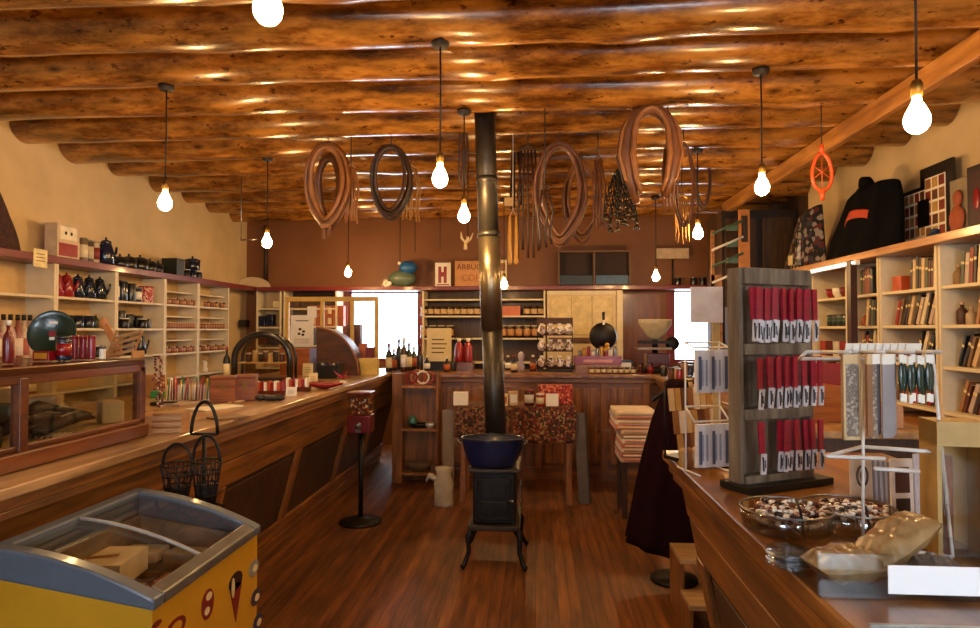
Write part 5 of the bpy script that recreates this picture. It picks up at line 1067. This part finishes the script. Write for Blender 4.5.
for k, px in enumerate((126, 144)): 
    o = put('enamel_mug', mugB, px, zb_, 'black mug with pale rim in front of the black pots, %s one' % ['left', 'right'][k], 'mug', None, x=XS+.075)
coffee_pot((XS, ly(150), zc_), R(60), .95, mN2, 'large speckled navy coffee pot on the third left shelf')
coffee_pot((XS, ly(138), zc_), R(60), .85, mBlk, 'black coffee pot beside the large speckled one on left shelf')
# tiny jars
tj = [g_can(.017, .055, solid(h, .3, coat=.3), solid(l, .5), solid(lb, .7)).mesh('spice_jar') for h, l, lb in (('#6a2414', '#c8a070', '#b07850'), ('#7a3a1c', '#3a1c10', '#c09468'), ('#501a10', '#b08a60', '#94583a'))]
for me in tj: pass
lvn = {za: 'upper', zb_: 'middle', zc_: 'lower'}
for u, (a, c, n, nm) in enumerate(((168, 197.5, 12, 'third unit'), (201, 227.5, 10, 'fourth unit'))):
    for z in (za, zb_, zc_):
        ya, yb = ly(a)+.03, ly(c)-.03
        for k in range(n):
            if u == 1 and z == za and k in (0, 1, 7): continue
            o = one('spice_jar', tj[(k*7+u) % 3 if z != zb_ else 0], (XS+.06, ya+(yb-ya)*k/(n-1), z), 'tiny reddish spice jar, %s, %s shelf of the %s' % (nth(k, n), lvn[z], 'narrow jar unit' if u == 0 else 'corner jar unit'), 'jar', 'spice jars on the left wall')
    for z, zz in ((1.8905, 'top'), (1.6405, 'second')):
        put('salt_cellar', g_can(.022, .06, mPaperW, mPaper), a+3, z, 'cream salt cellar on the %s narrow shelf of the %s' % (zz, 'narrow jar unit' if u == 0 else 'corner jar unit'), 'jar')
put('white_figurine', (lambda b: b.lathe([(.03, 0), (.035, .03), (.02, .07), (.03, .10), (.01, .13)], mWh, n=12) and b)(MB()), 213, 1.0305, 'white figurine low on the corner jar unit', 'figurine')
# left unit: bottles with dark caps
bt = [g_bottle(.035, .34, solid(h, .35, coat=.3), mBlk, solid(l, .6)).mesh('sauce_bottle') for h, l in (('#b08a80', '#d8c0b0'), ('#8a4a40', '#e0d0c0'), ('#c0a890', '#b06058'))]
for k, px in enumerate((2, 9, 16, 23, 30, 36, 42)): put('sauce_bottle', bt[k % 3], px, zc_, 'tall pale bottle with dark cap on the left edge shelf, %s of seven' % nth(k, 7), 'bottle', 'tall bottles at the left edge', x=XS+.0)
for k, px in enumerate((8, 20, 32, 44)): put('short_jar', g_can(.035, .10, solid(['#c0a070', '#a05030', '#d0b890', '#7a3020'][k], .4), mWh, mPaper), px, 1.0305, 'short jar on the lowest left edge shelf, %s of four' % nth(k, 4), 'jar', 'short jars at the left edge')
def ly(px): return PX(px, 262, -3.66).y
# goods on the red top board
b = MB(); b.bb((-.05, -.12, 0), (.05, .12, .27), solid('#c8b090', .6)); b.bb((.05, -.10, .02), (.0515, .10, .12), mRedE); b.bb((.05, -.09, .15), (.0515, .09, .25), solid('#e0d4b8', .6)); b.sph((.052, -.03, .20), (.002, .015, .015), mInk, 6); b.sph((.052, .03, .20), (.002, .015, .015), mInk, 6)
put('cocoa_tin', b, 67, zd, 'large cream and red square tin on the left top shelf', 'tin', x=-3.70)
put('red_bottle', g_bottle(.028, .25, solid('#c8b898', .5), mRedE, mPaper), 80, zd, 'pale bottle with red cap on the left top shelf', 'bottle')
for k, (px, h, m, lb) in enumerate(((87, .19, '#6a5a48', '#d8c8a8'), (93, .18, '#4a3a30', '#c0b090'), (99, .18, '#b8a890', '#7a2a20'))): put('food_can', g_can(.038, h, solid(m, .4), mSteel, solid(lb, .6)), px, zd, 'tall labelled can on the left top shelf, %s of three' % nth(k, 3), 'can', 'cans on the left top shelf')
coffee_pot((XS+.02, ly(108), zd), R(70), 1.15, mNavy, 'big navy enamel coffee pot on the left top shelf')
for k, (px, r_, h) in enumerate(((122, .07, .07), (131, .07, .085), (142, .075, .095), (152, .06, .08), (160, .05, .07))):
    stock_pot((XS+.02, ly(px), zd), r_, h, mBlk, 'low black enamel pot on the left top shelf, %s of five' % nth(k, 5), 'low black pots')
boxed('dark_green_box', (XS+.02, ly(175), zd), (.14, .16, .17), solid('#10201c', .4), 'dark green square box on the left top shelf', 'box', rz=R(90), lab=None)
put('silver_can', g_can(.03, .17, mSteel, mSteel), 184, zd, 'narrow silver can between dark boxes on left top shelf', 'can')
for k, px in enumerate((190, 196, 202)): put('enamel_mug', [mugB, mugN, mugB][k], px, zd, 'dark mug at the end of the left top shelf, bottom %s of three' % nth(k, 3), 'mug', 'stacked dark mugs', rz=.5)
stock_pot((XS+.0, ly(196), zd+.0925), .08, .10, mN2, 'navy pot stacked on the three mugs on the left top shelf')
# brown hide at the left edge
b = MB(); mHide = blotch(['#3a1c10', '#20100a', '#4e2a18', '#2c140c'], 30, .9, kind='noi', name='hide')
def hide(u, v):
    a = 2*math.pi*u; z = v*.62; r = .36*(1-v)**.75+.03+.02*math.sin(5*a+v*6)*(1-v)+.01*math.sin(11*a+3*v); return (r*.30*math.cos(a), r*math.sin(a), z*1.05)
b.grid(hide, 40, 16, mHide); one('rolled_hide', b, (-3.69, ly(-24)-.02, zd), 'brown textured hide heaped on the top shelf at the left edge', 'hide')
# ------------------------------------------------------------------ books and goods on the right wall shelves
rnd = random.Random(77)
bcols = ['#5a2418', '#2c1c1a', '#8a3a20', '#c8a878', '#1c2430', '#7a5a3a', '#9a2018', '#d8c8a8', '#3a2a20', '#a06a38', '#4a5038', '#b8a090']
bm_ = []
for i, h in enumerate(bcols):
    b = MB(); hh = .17+.008*(i*5 % 6); th = .018+.004*(i % 4); dp = .13; c = solid(h, .5, coat=.15)
    b.bb((-th/2, 0, 0), (-th/2+.002, dp, hh), c); b.bb((th/2-.002, 0, 0), (th/2, dp, hh), c); b.bb((-th/2, -.002, 0), (th/2, 0, hh), c)
    b.bb((-th/2+.002, .001, .003), (th/2-.002, dp-.004, hh-.003), mPaperW); b.bb((-th/2-.0006, .02, hh*.55), (-th/2, dp-.02, hh*.8), solid(bcols[(i+3) % 12], .5)); b.bb((-th/2, -.003, hh*.62), (th/2, -.002, hh*.7), mPaper)
    bm_.append((b.mesh('book'), th, hh))
cn = ['rust brown', 'black', 'orange brown', 'tan', 'navy', 'brown', 'red', 'cream', 'dark brown', 'amber', 'olive', 'gray pink']
un = {1: 'dark tin unit', 2: 'narrow unit behind the post', 3: 'middle book unit', 4: 'right edge unit', 5: 'nearest unit', 0: 'farthest unit'}
ln = {1.757: 'top', 1.53: 'second', 1.29: 'third', 1.03: 'lowest'}
def fill(u, z, ya, yb, n, lean=.0, x=2.43):
    """going from the far end ya down to the near end yb"""
    y = ya; k = 0
    while k < n and y > yb+.05+.19*math.sin(lean*1.1):
        i = rnd.randrange(12); me, th, hh = bm_[i]; L = lean*rnd.uniform(.7, 1.1) if lean else rnd.uniform(-.02, .02)
        y -= th/2+.002+abs(math.sin(L))*.02
        dz = abs(math.sin(L))*th/2
        one('book', me, (x+rnd.uniform(-.02, .02), y, z+.001+dz), '%s book, %s from far end, %s shelf of the %s' % (cn[i], _W[k], ln[z], un[u]), 'book', 'books on the right wall shelves', rot=(L, 0, R(-90))) if 0 else None
        # spine faces the room: local -y -> world -x
        o = one('book', me, (x, y, z+.001+dz), '%s book, %s from far end, %s shelf of the %s' % (cn[i], _W[k], ln[z], un[u]), 'book', 'books on the right wall shelves')
        o.rotation_euler = Euler((0, L, R(-90)), 'XYZ') if 0 else (Matrix.Rotation(L, 3, 'X') @ Matrix.Rotation(R(-90), 3, 'Z')).to_euler()
        y -= th/2+.004+(abs(math.sin(L))*.012); k += 1
    return y
# unit 3: px 878-935
fill(3, 1.757, 4.33, 3.97, 12, .06); fill(3, 1.53, 4.52, 3.97, 15, .40); fill(3, 1.29, 4.28, 3.97, 9, .36); fill(3, 1.03, 4.52, 3.97, 15, .2)
fill(4, 1.757, 3.84, 3.03, 20, .1); fill(4, 1.53, 3.72, 3.03, 20, .25); fill(4, 1.29, 3.88, 3.03, 19, .42); fill(4, 1.03, 3.88, 3.03, 17, .40)
fill(5, 1.757, 2.95, 2.2, 8, .1); fill(5, 1.53, 2.92, 2.2, 8, .2); fill(5, 1.29, 2.92, 2.2, 8, .3)
fill(2, 1.757, 4.96, 4.61, 6); fill(2, 1.53, 4.90, 4.61, 5, .15); fill(2, 1.29, 4.96, 4.61, 6, .1)
fill(1, 1.03, 5.55, 5.06, 10, .15); fill(0, 1.757, 6.4, 5.68, 12); fill(0, 1.53, 6.4, 5.68, 10, .2)
def rb_(name, y, z, d, m, label, cat='box', x=2.46, lab=None): b = MB(); b.bb((-d[0]/2, -d[1]/2, 0), (d[0]/2, d[1]/2, d[2]), m); lab and b.bb((-d[0]/2-.0015, -d[1]*.35, d[2]*.2), (-d[0]/2, d[1]*.35, d[2]*.75), lab); return one(name, b, (x, y, z+.0005), label, cat, bevel=.003)
rb_('orange_box', 4.43, 1.757, (.12, .10, .10), solid('#b84c18', .5), 'small orange box on the top shelf beside the books')
rb_('brown_long_box', 4.39, 1.29, (.14, .30, .09), solid('#6a2814', .5), 'long red brown box on the third shelf of the middle book unit')
for k in range(5): one('dark_tin', g_can(.042, .085, solid('#10201c', .35, coat=.3), mBlk, solid('#1c3a34', .4)), (2.46, 5.12+.092*k, 1.5305), 'dark green tin in the row on the right wall shelf, %s' % nth(k, 5, 'nearest', 'farthest', 'nearest'), 'tin', 'dark green tins on the right wall')
for k in range(5): one('red_bowl', (lambda b: b.lathe([(.03, 0), (.05, .04), (.055, .08), (.05, .078)], [mRedE, solid('#6a2018', .4), mPaperW][k % 3], n=14) and b)(MB()), (2.46, 5.12+.12*k if k < 4 else 5.40, 1.7575), 'small red or cream bowl on the top right wall shelf, %s' % nth(k, 5, 'nearest', 'farthest', 'nearest'), 'bowl', 'bowls on the right wall') if k < 4 else None
for k in range(4): rb_('folded_shirt', 5.15+.115*k, 1.29, (.16, .10, .12), solid(['#8a1a18', '#c8c0b0', '#5a1014', '#a03828'][k], .8), '%s folded bundle on the third shelf of the dark tin unit' % ['red', 'cream', 'dark maroon', 'light red'][k], 'bundle')
rb_('cream_card_box', 3.35, 1.29, (.1, .12, .15), mPaper, 'cream box on the third shelf at the right edge') if 0 else None
for k, (y, z, h, m) in enumerate(((3.88, 1.757, .12, '#8a6a40'), (3.86, 1.53, .13, '#4a2c20'), (3.78, 1.53, .10, '#a89070'), (3.02, 1.757, .10, '#6a2418'), (4.94, 1.53, .09, '#a05030'))): one('shelf_figurine', g_bottle(.028, h, solid(m, .5), solid('#c8a880', .5)), (2.45, y, z+.0005), ['tan figurine at the left of the top right edge shelf', 'dark brown figurine on the second right edge shelf', 'pale figurine beside the dark brown one', 'dark red bottle at the near end of the top right edge shelf', 'orange brown bottle on the second shelf behind the post'][k], 'figurine')
# fluorescent tube along the shelf edge
t = T('fluorescent_tube', 'slim lit fluorescent tube fixed along the right shelf edge', 'lamp', (2.27, 5.25, 2.0))
b = MB(); b.bb((0, -.55, -.035), (.03, .55, -.002), mWh); part('housing', b, t)
b = MB(); b.cyl((-.008, -.53, -.02), (-.008, .53, -.02), .010, emis('#fff4e8', 3.0)); part('tube', b, t)
# ------------------------------------------------------------------ goods on the right top board
XT = 2.52; ZT = 2.0505
mBlkC = solid('#060508', .95, var=.3); mPat = blotch(['#14121a', '#5a1c1c', '#8a8078', '#1c1820', '#3a3440', '#0e0c12'], 26, .85, name='woven_pattern')
t = T('black_jacket', 'large black jacket with orange patch draped on the right top shelf', 'jacket', (XT+.06, 5.22, ZT))
b = MB()
def jk(u, v):
    a = math.pi*u; z = v; yy = math.cos(a); prof = math.sin(math.pi*min(1, .12+.88*(1-v)))**.5 if v < 1 else 0
    w_ = (.56-.16*v**2)*(1+.04*math.sin(7*a)); return (-.16*math.sin(a)*(1-.45*v)-.01*math.sin(12*yy+4*v), w_*yy-.10*v, .56*v*(1-.45*max(0, yy)**1.2-.10*max(0, -yy))+.02*math.sin(a*3)*v)
b.grid(jk, 40, 18, mBlkC)
b.add([jk(i/40, 1) for i in range(41)]+[(0.02, -.10, .545)], [(i, i+1, 41) for i in range(40)], mBlkC, True)
part('body', b, t, solidify=.012)
b = MB(); b.grid(lambda u, v: (jk(.44+.22*u, .52+.12*v)[0]-.012, jk(.44+.22*u, .52+.12*v)[1], jk(.44+.22*u, .52+.12*v)[2]+.03*math.sin(math.pi*u)), 10, 4, solid('#b8401c', .7)); part('orange_patch', b, t, solidify=.004, label='orange patch')
b = MB(); b.tube([(-.05, -.24, .53), (-.06, -.20, .58), (-.05, -.12, .60), (-.03, -.06, .57)], [.03, .035, .035, .03], mBlkC, 8); part('collar', b, t)
t = T('patterned_vest', 'dark patterned vest left of the black jacket on the right top shelf', 'vest', (XT+.0, 6.15, ZT))
b = MB(); b.grid(lambda u, v: (-.12*math.sin(math.pi*u)*(1-.3*v), (.44-.22*v)*math.cos(math.pi*u)-.14*v, .50*v*(1-.1*math.cos(math.pi*u))), 30, 14, mPat)
b.add([(-.12*math.sin(math.pi*i/30)*.7, .22*math.cos(math.pi*i/30)-.14, .50*(1-.1*math.cos(math.pi*i/30))) for i in range(31)]+[(.02, -.1, .45)], [(i, i+1, 31) for i in range(30)], mPat); part('body', b, t, solidify=.012)
b = MB(); b.box((-.13, .02, .10), (.01, .09, .09), mPaper); part('paper_tag', b, t, label='cream paper tag')
b = MB(); b.tube([(-.13, -.16, .02), (-.11, -.14, .2), (-.09, -.12, .38)], .022, blotch(['#8a8480', '#3a3434', '#c0b8b0'], 50, .8, name='striped_trim'), 6); part('woven_trim', b, t)
# card frames
t = T('pin_frame', 'stepped black frame with a white grid of small pictures on the right top shelf', 'frame', (2.72, PX(903, 230, 2.72).y, ZT), R(-90))
def cellgrid(b, x0, x1, z0, z1, nx, nz, skip=()):
    for i in range(nx):
        for j in range(nz):
            if (i, j) in skip: continue
            a = x0+(x1-x0)*i/nx; c = x0+(x1-x0)*(i+1)/nx; d = z0+(z1-z0)*j/nz; e = z0+(z1-z0)*(j+1)/nz
            b.bb((a+.009, -.006, d+.009), (c-.009, -.003, e-.009), [mTanF[1], mTanF[3], solid('#7a2a18', .5), mTanF[0]][(i*3+j*2) % 4])
b = MB(); b.bb((0, 0, 0), (.30, .02, .46), mBlk); b.bb((.22, 0, .06), (.57, .02, .58), mBlk); part('frame', b, t)
b = MB(); b.bb((.03, -.003, .02), (.28, 0, .43), mPaperW); b.bb((.28, -.003, .08), (.50, 0, .50), mPaperW); part('white_grid', b, t)
b = MB(); cellgrid(b, .03, .28, .02, .43, 4, 5); cellgrid(b, .28, .50, .08, .50, 3, 5); b.bb((.20, -.010, .17), (.33, -.006, .36), mBlk); part('small_pictures', b, t)
t = T('carved_plaque', 'gray plaque with a terracotta figure at the right edge of the top shelf', 'plaque', (2.71, PX(950, 210, 2.71).y, ZT), R(-90))
b = MB(); b.bb((0, 0, 0), (.20, .02, .42), solid('#8a7c64', .7)); part('plaque_board', b, t, bevel=.004)
b = MB(); mt_ = solid('#9a4a28', .7); b.sph((.10, -.015, .29), (.04, .018, .055), mt_, 12); b.sph((.09, -.015, .16), (.075, .018, .09), mt_, 12); b.sph((.07, -.01, .06), (.06, .015, .05), mt_, 10); part('figure', b, t)
t = T('dark_picture', 'dark framed picture with red figures at the right edge of the top shelf', 'picture', (2.69, PX(967, 200, 2.69).y, ZT), R(-90))
b = MB(); b.bb((0, 0, 0), (.30, .025, .46), solid('#24100c', .5)); part('frame', b, t, bevel=.004)
b = MB(); b.bb((.03, -.003, .04), (.27, 0, .42), solid('#3a1418', .5)); b.sph((.09, -.004, .25), (.03, .004, .07), mRedE, 8); b.sph((.16, -.004, .22), (.02, .004, .05), mOrPk, 8); part('picture_sheet', b, t)
b = MB(); b.sph((0, 0, .04), (.05, .05, .04), solid('#1a3a5a', .5), 10); b.lathe([(.02, .07), (.03, .09), (.01, .10)], solid('#1a3a5a', .5), n=10); one('blue_pot', b, (2.56, PX(935, 228, 2.56).y, ZT), 'small blue lidded pot before the picture grid', 'pot')
b = MB(); b.sph((0, 0, .03), (.06, .09, .03), solid('#2a6a9a', .5), 10); one('blue_cloth', b, (2.54, PX(974, 210, 2.54).y, ZT), 'small blue bundle at the right edge of the top shelf', 'bundle')
# orange snowshoe shaped hanger from the plank
q = P(822, 172, 4.02); t = T('orange_hanging_frame', 'orange oval wood frame hanging below the plank beam', 'ornament', q)
mO = solid('#d8541c', .5, coat=.2)
b = MB(); b.tube([(.058*math.sin(6.283*i/20)*(1.0-.15*math.cos(6.283*i/20)), 0, .115*math.cos(6.283*i/20)) for i in range(20)], .011, mO, 7, closed=True); part('hoop', b, t)
b = MB(); b.tube([(0, 0, -.115), (0, 0, -.175)], [.02, .012], mO, 7); part('tip', b, t); b = MB(); b.tube([(0, 0, .115), (0, 0, .17)], [.018, .012], mO, 7); part('tip', b, t)
b = MB(); b.tube([(-.05, 0, .04), (.05, 0, -.04)], .003, mO, 5); b.tube([(.05, 0, .04), (-.05, 0, -.04)], .003, mO, 5); b.tube([(0, 0, .1), (0, 0, -.1)], .003, mO, 5); part('lacing', b, t)
b = MB(); b.cyl((0, 0, .17), (0, 0, 2.898-q.z), .003, mCord); part('cord', b, t)
# loom like shelf at right of the back wall
YQ = 7.0; q = P(727, 275, 6.4)
t = T('bottle_rack', 'wooden rack with green and white slanting rows near the far right corner', 'rack', (P(712, 330, 6.4).x, 6.4, 1.06))
zt3 = 1.5+120*6.4/640-1.06; wq = .33
b = MB(); b.bb((0, 0, 0), (.03, .03, 1.42), mOr); b.bb((0, 0, 0), (.10, .02, .98), mOr); part('post', b, t)
b = MB(); b.bb((.27, 0, 0), (.37, .03, 1.62), solid('#c07a34', .5)); b.bb((.29, -.004, 1.30), (.35, 0, 1.56), mDarkTim); part('post', b, t)
mGr = solid('#4a6a58', .4, coat=.2)
for i in range(4):
    z0 = .90+.16*i; b = MB(); b.tube([(.0, -.02, z0), (.30, -.02, z0+.13)], .012, [mWh, mGr][i % 2], 6); part('slanting_bar', b, t)
    b = MB(); b.box((.2, .0, z0+.06), (.10, .05, .05), mGr); part('green_bundle', b, t)
t = T('white_trim_box', 'small brown box with white corner trims before the dark corner cupboard', 'box', (P(765, 330, 6.6).x, 6.62, 1.06))
b = MB(); b.bb((-.3, 0, 0), (.3, .3, .68), mDarkTim); b.bb((-.16, .0, .68), (.16, .25, .86), solid('#4a1c10', .5)); part('body', b, t)
for x in (-.19, -.13, .15): b = MB(); b.bb((x, -.01, .66), (x+.03, .02, .88), mPaper); part('trim', b, t)
# ------------------------------------------------------------------ harness hanging from the logs
mLea = solid('#5e361a', .55, coat=.15, var=.3, ns=9); mLeaD = solid('#30190d', .6, var=.3, ns=9); mLeaO = solid('#7e4e24', .5, coat=.1, var=.25, ns=9); mHair = solid('#9a7040', .9, var=.3, ns=50)
mLeaB = solid('#1c120e', .55, coat=.1, var=.3)
def nearlog(Y): return min(ys, key=lambda q: abs(q-Y))
def cord_up(t, z, zt_, x=0, m=None, r=.004): b = MB(); b.cyl((x, 0, z), (x, 0, zt_), r, m or mCord, n=6); part('hanging_cord', b, t)
def loop_pts(w_, h, open_=0, n=26, pinch=.35):
    pts = []
    for i in range(n):
        a = 6.283*i/n + math.pi/2; z = math.sin(a)*h/2; k = 1-pinch*max(0, -math.sin(a))**2 if pinch > 0 else 1+pinch*max(0, math.sin(a))**2
        pts.append((math.cos(a)*w_/2*k, .02*math.sin(a*2), z))
    return pts
def collar(px, py, Y, wpx, hpx, m, m2, label, r=.035, pinch=.35, strap=True, tilt=0, group=None):
    Y = nearlog(Y); c = P(px, py, Y); s_ = Y/640; w_ = wpx*s_; h = hpx*s_
    t = T('horse_collar', label, 'harness', c, tilt, group)
    k = .62 if pinch > 0 else 1
    pts = loop_pts(w_-2*r*.8, h-2*r*.8, pinch=pinch); N = len(pts)
    rr = [r*(.75+.35*(1 if pinch < 0 else 1)*(.5-.5*math.sin(6.283*i/N+math.pi/2))) for i in range(N)]
    b = MB(); b.tube(pts, [x*.55 for x in rr], m, 10, closed=True, flat=1.3, up=(0, 1, 0)); part('pad', b, t)
    if r > .024:
        for j, (sc, dy) in enumerate(((.80, -.045), (.90, .03), (1.04, -.03), (1.10, .02))):
            b = MB(); b.tube([(x*sc+.004*math.sin(3*z*9+j), y+dy, z*(1+(sc-1)*.45)-.008*j) for x, y, z in pts], r*.27, [m2, m, m2, m][j], 7, closed=True, flat=.6, up=(0, 1, 0)); part('leather_strand', b, t)
    b = MB(); b.tube([(x*1.0-(.0), y-.035, z*1.02) for x, y, z in loop_pts((w_-2*r)*.82, (h-2*r)*.90, pinch=pinch)], r*.36, m2, 8, closed=True, flat=1.2, up=(0, 1, 0)); part('rim_roll', b, t)
    b = MB(); b.tube([(x*1.10, y-.02, z*1.03) for x, y, z in loop_pts(w_-2*r, h-2*r, pinch=pinch)], r*.25, m2, 6, closed=True, up=(0, 1, 0)); part('outer_strap', b, t)
    if strap:
        b = MB(); b.bb((-.03, -.03, -h/2-.07), (-.008, -.015, -h/2+.03), m); b.bb((.008, -.03, -h/2-.05), (.03, -.015, -h/2+.03), m); b.box((0, -.03, -h/2+.02), (.07, .03, .03), m2); part('closing_strap', b, t)
    cord_up(t, h/2-r, 2.902-c.z)
    return t
def straps(px, py0, py1, Y, n, m, label, wpx=14, name='leather_straps', cat='harness', fray=0):
    Y = nearlog(Y); c = P(px, py0, Y); z1 = P(px, py1, Y).z; t = T(name, label, cat, (c.x, c.y, c.z)); L = c.z-z1; s_ = Y/640; rnd = random.Random(px)
    for i in range(n):
        x = (-wpx/2+wpx*i/max(1, n-1))*s_; b = MB(); a = rnd.uniform(-.02, .02); l_ = L*rnd.uniform(.88, 1)
        b.tube([(x*.6, 0, 0), (x+a, .01*(i % 3), -l_*.4), (x*.9, 0, -l_*.8), (x+a*.5, 0, -l_)], .009 if not fray else .006, m, 6, flat=.35, up=(0, 1, 0)); part('strap', b, t)
    b = MB(); b.tube([(-wpx*.35*s_, 0, .0), (0, 0, .03), (wpx*.35*s_, 0, .0)], .010, m, 6); part('top_loop', b, t)
    cord_up(t, .03, 2.902-c.z); return t
c1 = collar(328, 184, 4.5, 54, 94, mLea, mLeaO, 'large tan leather horse collar hanging furthest left', r=.05)
# inner leather of the left collar
collar(330, 190, 5.03, 36, 80, mLeaD, mLea, 'dark inner collar nested behind the large leftmost collar', r=.05, strap=False)
straps(351, 168, 226, 4.5, 6, mLeaO, 'bundle of tan leather straps right of the leftmost horse collar', 12)
collar(391, 180, 4.52, 46, 78, mLeaB, mLeaD, 'dark almost black horse collar left of the stove pipe', r=.034, pinch=.15, strap=False)
straps(411, 168, 224, 5.03, 6, mHair, 'pale tan straps hanging just right of the black collar', 16)
collar(560, 192, 4.5, 58, 108, mLea, mLea, 'large leather collar with open loop right of the stove pipe', r=.042, pinch=.55, strap=False)
collar(582, 200, 5.0, 42, 84, mLea, mLeaO, 'smaller leather collar overlapping the large one', r=.036, pinch=.5, strap=False)
straps(528, 150, 262, 4.5, 5, mLeaD, 'long dark reins hanging left of the large loop collar', 22)
straps(545, 190, 250, 4.0, 3, mLeaD, 'thin dark reins in front of the large loop collar', 10)
straps(598, 160, 235, 4.5, 4, mLea, 'red brown straps between the loop collar and the chains', 10)
q = P(650, 108, 4.02); t = T('horse_collar', 'high arched leather collar open at the bottom, right of the chains', 'harness', q)
for k, (dx, dy, r, m) in enumerate(((.135, 0, .038, mLea), (.10, -.04, .018, mLeaO), (.17, -.02, .012, mLeaO), (.155, .03, .03, mLeaD))):
    b = MB(); pts = [(-dx*.62, dy, -.60+.05*k), (-dx*.9, dy, -.45), (-dx*1.12, dy, -.30)]+[(-dx*1.05*math.cos(math.pi*i/10), dy, -.20+.19*math.sin(math.pi*i/10)) for i in range(11)]+[(dx*1.12, dy, -.30), (dx*.9, dy, -.45), (dx*.62, dy, -.56+.03*k)]
    b.tube(pts, [r*.55, r*.9, r*1.15]+[r]*11+[r*1.15, r*.9, r*.55], m, 10, flat=1.2, up=(0, 1, 0)); part(['pad', 'rim_roll', 'outer_strap', 'backing_strap'][k], b, t)
cord_up(t, .02, 2.902-q.z)
straps(668, 150, 212, 4.02, 4, mLea, 'red leather straps trailing from the high arched collar', 10)
collar(684, 185, 4.52, 24, 86, mLeaD, mLea, 'narrow dark collar seen edge on at right', r=.022, strap=False)
collar(702, 178, 5.62, 20, 66, mLea, mLeaD, 'narrow red brown collar beside the narrow dark one', r=.024, strap=False)
straps(682, 198, 245, 5.03, 5, mHair, 'yellow horsehair tassel below the narrow dark collar', 14, 'horsehair_tassel', 'tassel', 1)
straps(462, 115, 195, 4.52, 3, mLeaD, 'dark strap hanging close left of the stove pipe', 6)
straps(516, 150, 210, 5.03, 4, mLeaD, 'dark straps hanging just right of the stove pipe', 12)
# hanging candles
Yc = nearlog(4.5); q = P(513, 216, Yc); t = T('dipped_candles', 'pair of yellow dipped candles hanging right of the stove pipe', 'candles', q)
for s in (-1, 1): b = MB(); b.tube([(s*.022, 0, 0), (s*.024, 0, -.15), (s*.022, 0, -.33), (s*.02, 0, -.345)], [.008, .014, .016, .008], solid('#d89a30', .4), 8); part('candle', b, t)
b = MB(); b.tube([(-.022, 0, 0), (0, 0, .04), (.022, 0, 0)], .002, mWh, 5); b.cyl((0, 0, .04), (0, 0, 2.902-q.z), .002, mWh, n=5); part('wick_cord', b, t)
b = MB(); b.bb((-.06, -.01, .07), (.0, -.005, .13), solid('#c8a060', .7)); part('paper_tag', b, t)
# antler
Ya = nearlog(5.03); q = P(468, 243, Ya); t = T('hanging_antler', 'small pale antler hanging left of the stove pipe', 'antler', q); mB_ = solid('#cdb890', .6)
b = MB(); b.tube([(0, 0, .05), (-.02, 0, 0), (-.05, 0, .04), (-.055, 0, .09)], [.012, .014, .010, .004], mB_, 7); b.tube([(-.02, 0, 0), (.02, 0, .03), (.04, 0, .08)], [.012, .009, .004], mB_, 7); b.tube([(-.02, 0, 0), (-.02, 0, -.05)], [.012, .016], mB_, 7); part('tines', b, t); cord_up(t, .04, 2.902-q.z)
# string of dried chilies and bells
Yb = nearlog(4.5); q = P(622, 165, Yb); t = T('chain_bundle', 'big dark bundle of chains and bells hanging between the leather collars', 'chains', q)
rnd = random.Random(21); mCh = solid('#24221e', .4, metal=.7)
b = MB(); b.lathe([(.02, .10), (.035, .05), (.03, 0), (.015, -.02)], mCh, n=12); part('hook_block', b, t)
for i in range(16):
    a = i*.3927; r_ = .07+.10*((i*7) % 5)/5; L = rnd.uniform(.32, .46); b = MB(); n = 13
    for k in range(n):
        v = k/n; x = r_*math.cos(a)*(v**.5)*1.05; y = r_*.6*math.sin(a)*(v**.5); z = -.02-L*v
        ang = (k % 2)*math.pi/2+a; pts = [(x+.010*math.cos(w2)*math.cos(ang), y+.010*math.cos(w2)*math.sin(ang), z+.019*math.sin(w2)) for w2 in [j*.785 for j in range(8)]]
        b.tube(pts, .0042, mCh, 5, closed=True)
    part('chain', b, t)
    b = MB(); b.lathe([(.004, .03), (.016, .02), (.022, 0), (.018, -.002)], [solid('#4a4030', .3, metal=.8), solid('#6a5a40', .3, metal=.8)][i % 2], c=(x, y, z-.045), n=10); part('bell', b, t)
cord_up(t, .10, 2.902-q.z, r=.006)
# thin wires and bracket at left
q = P(241, 240, 5.62); b = MB(); b.cyl((0, 0, 0), (0, 0, 2.895-q.z+.0), .004, mSteel, n=6); b.tube([(0, 0, 0), (.15, 0, .004)], .006, mSteel, 6); one('thin_rod', b, (q.x, nearlog(5.62), q.z), 'thin bright rod hanging at the far left beside the small bulb', 'rod')
for px, y0, y1, Y in ((415, 226, 252, 7.35), (440, 228, 250, 7.35), (400, 228, 262, 7.9)):
    q = P(px, y1, Y); b = MB(); b.cyl((0, 0, 0), (0, 0, 2.905-q.z), .005, mCord, n=6); one('pull_string', b, (q.x, Y, q.z), 'thin dark string hanging before the brown back wall, %s' % {415: 'middle one', 440: 'right one', 400: 'left one'}[px], 'string')
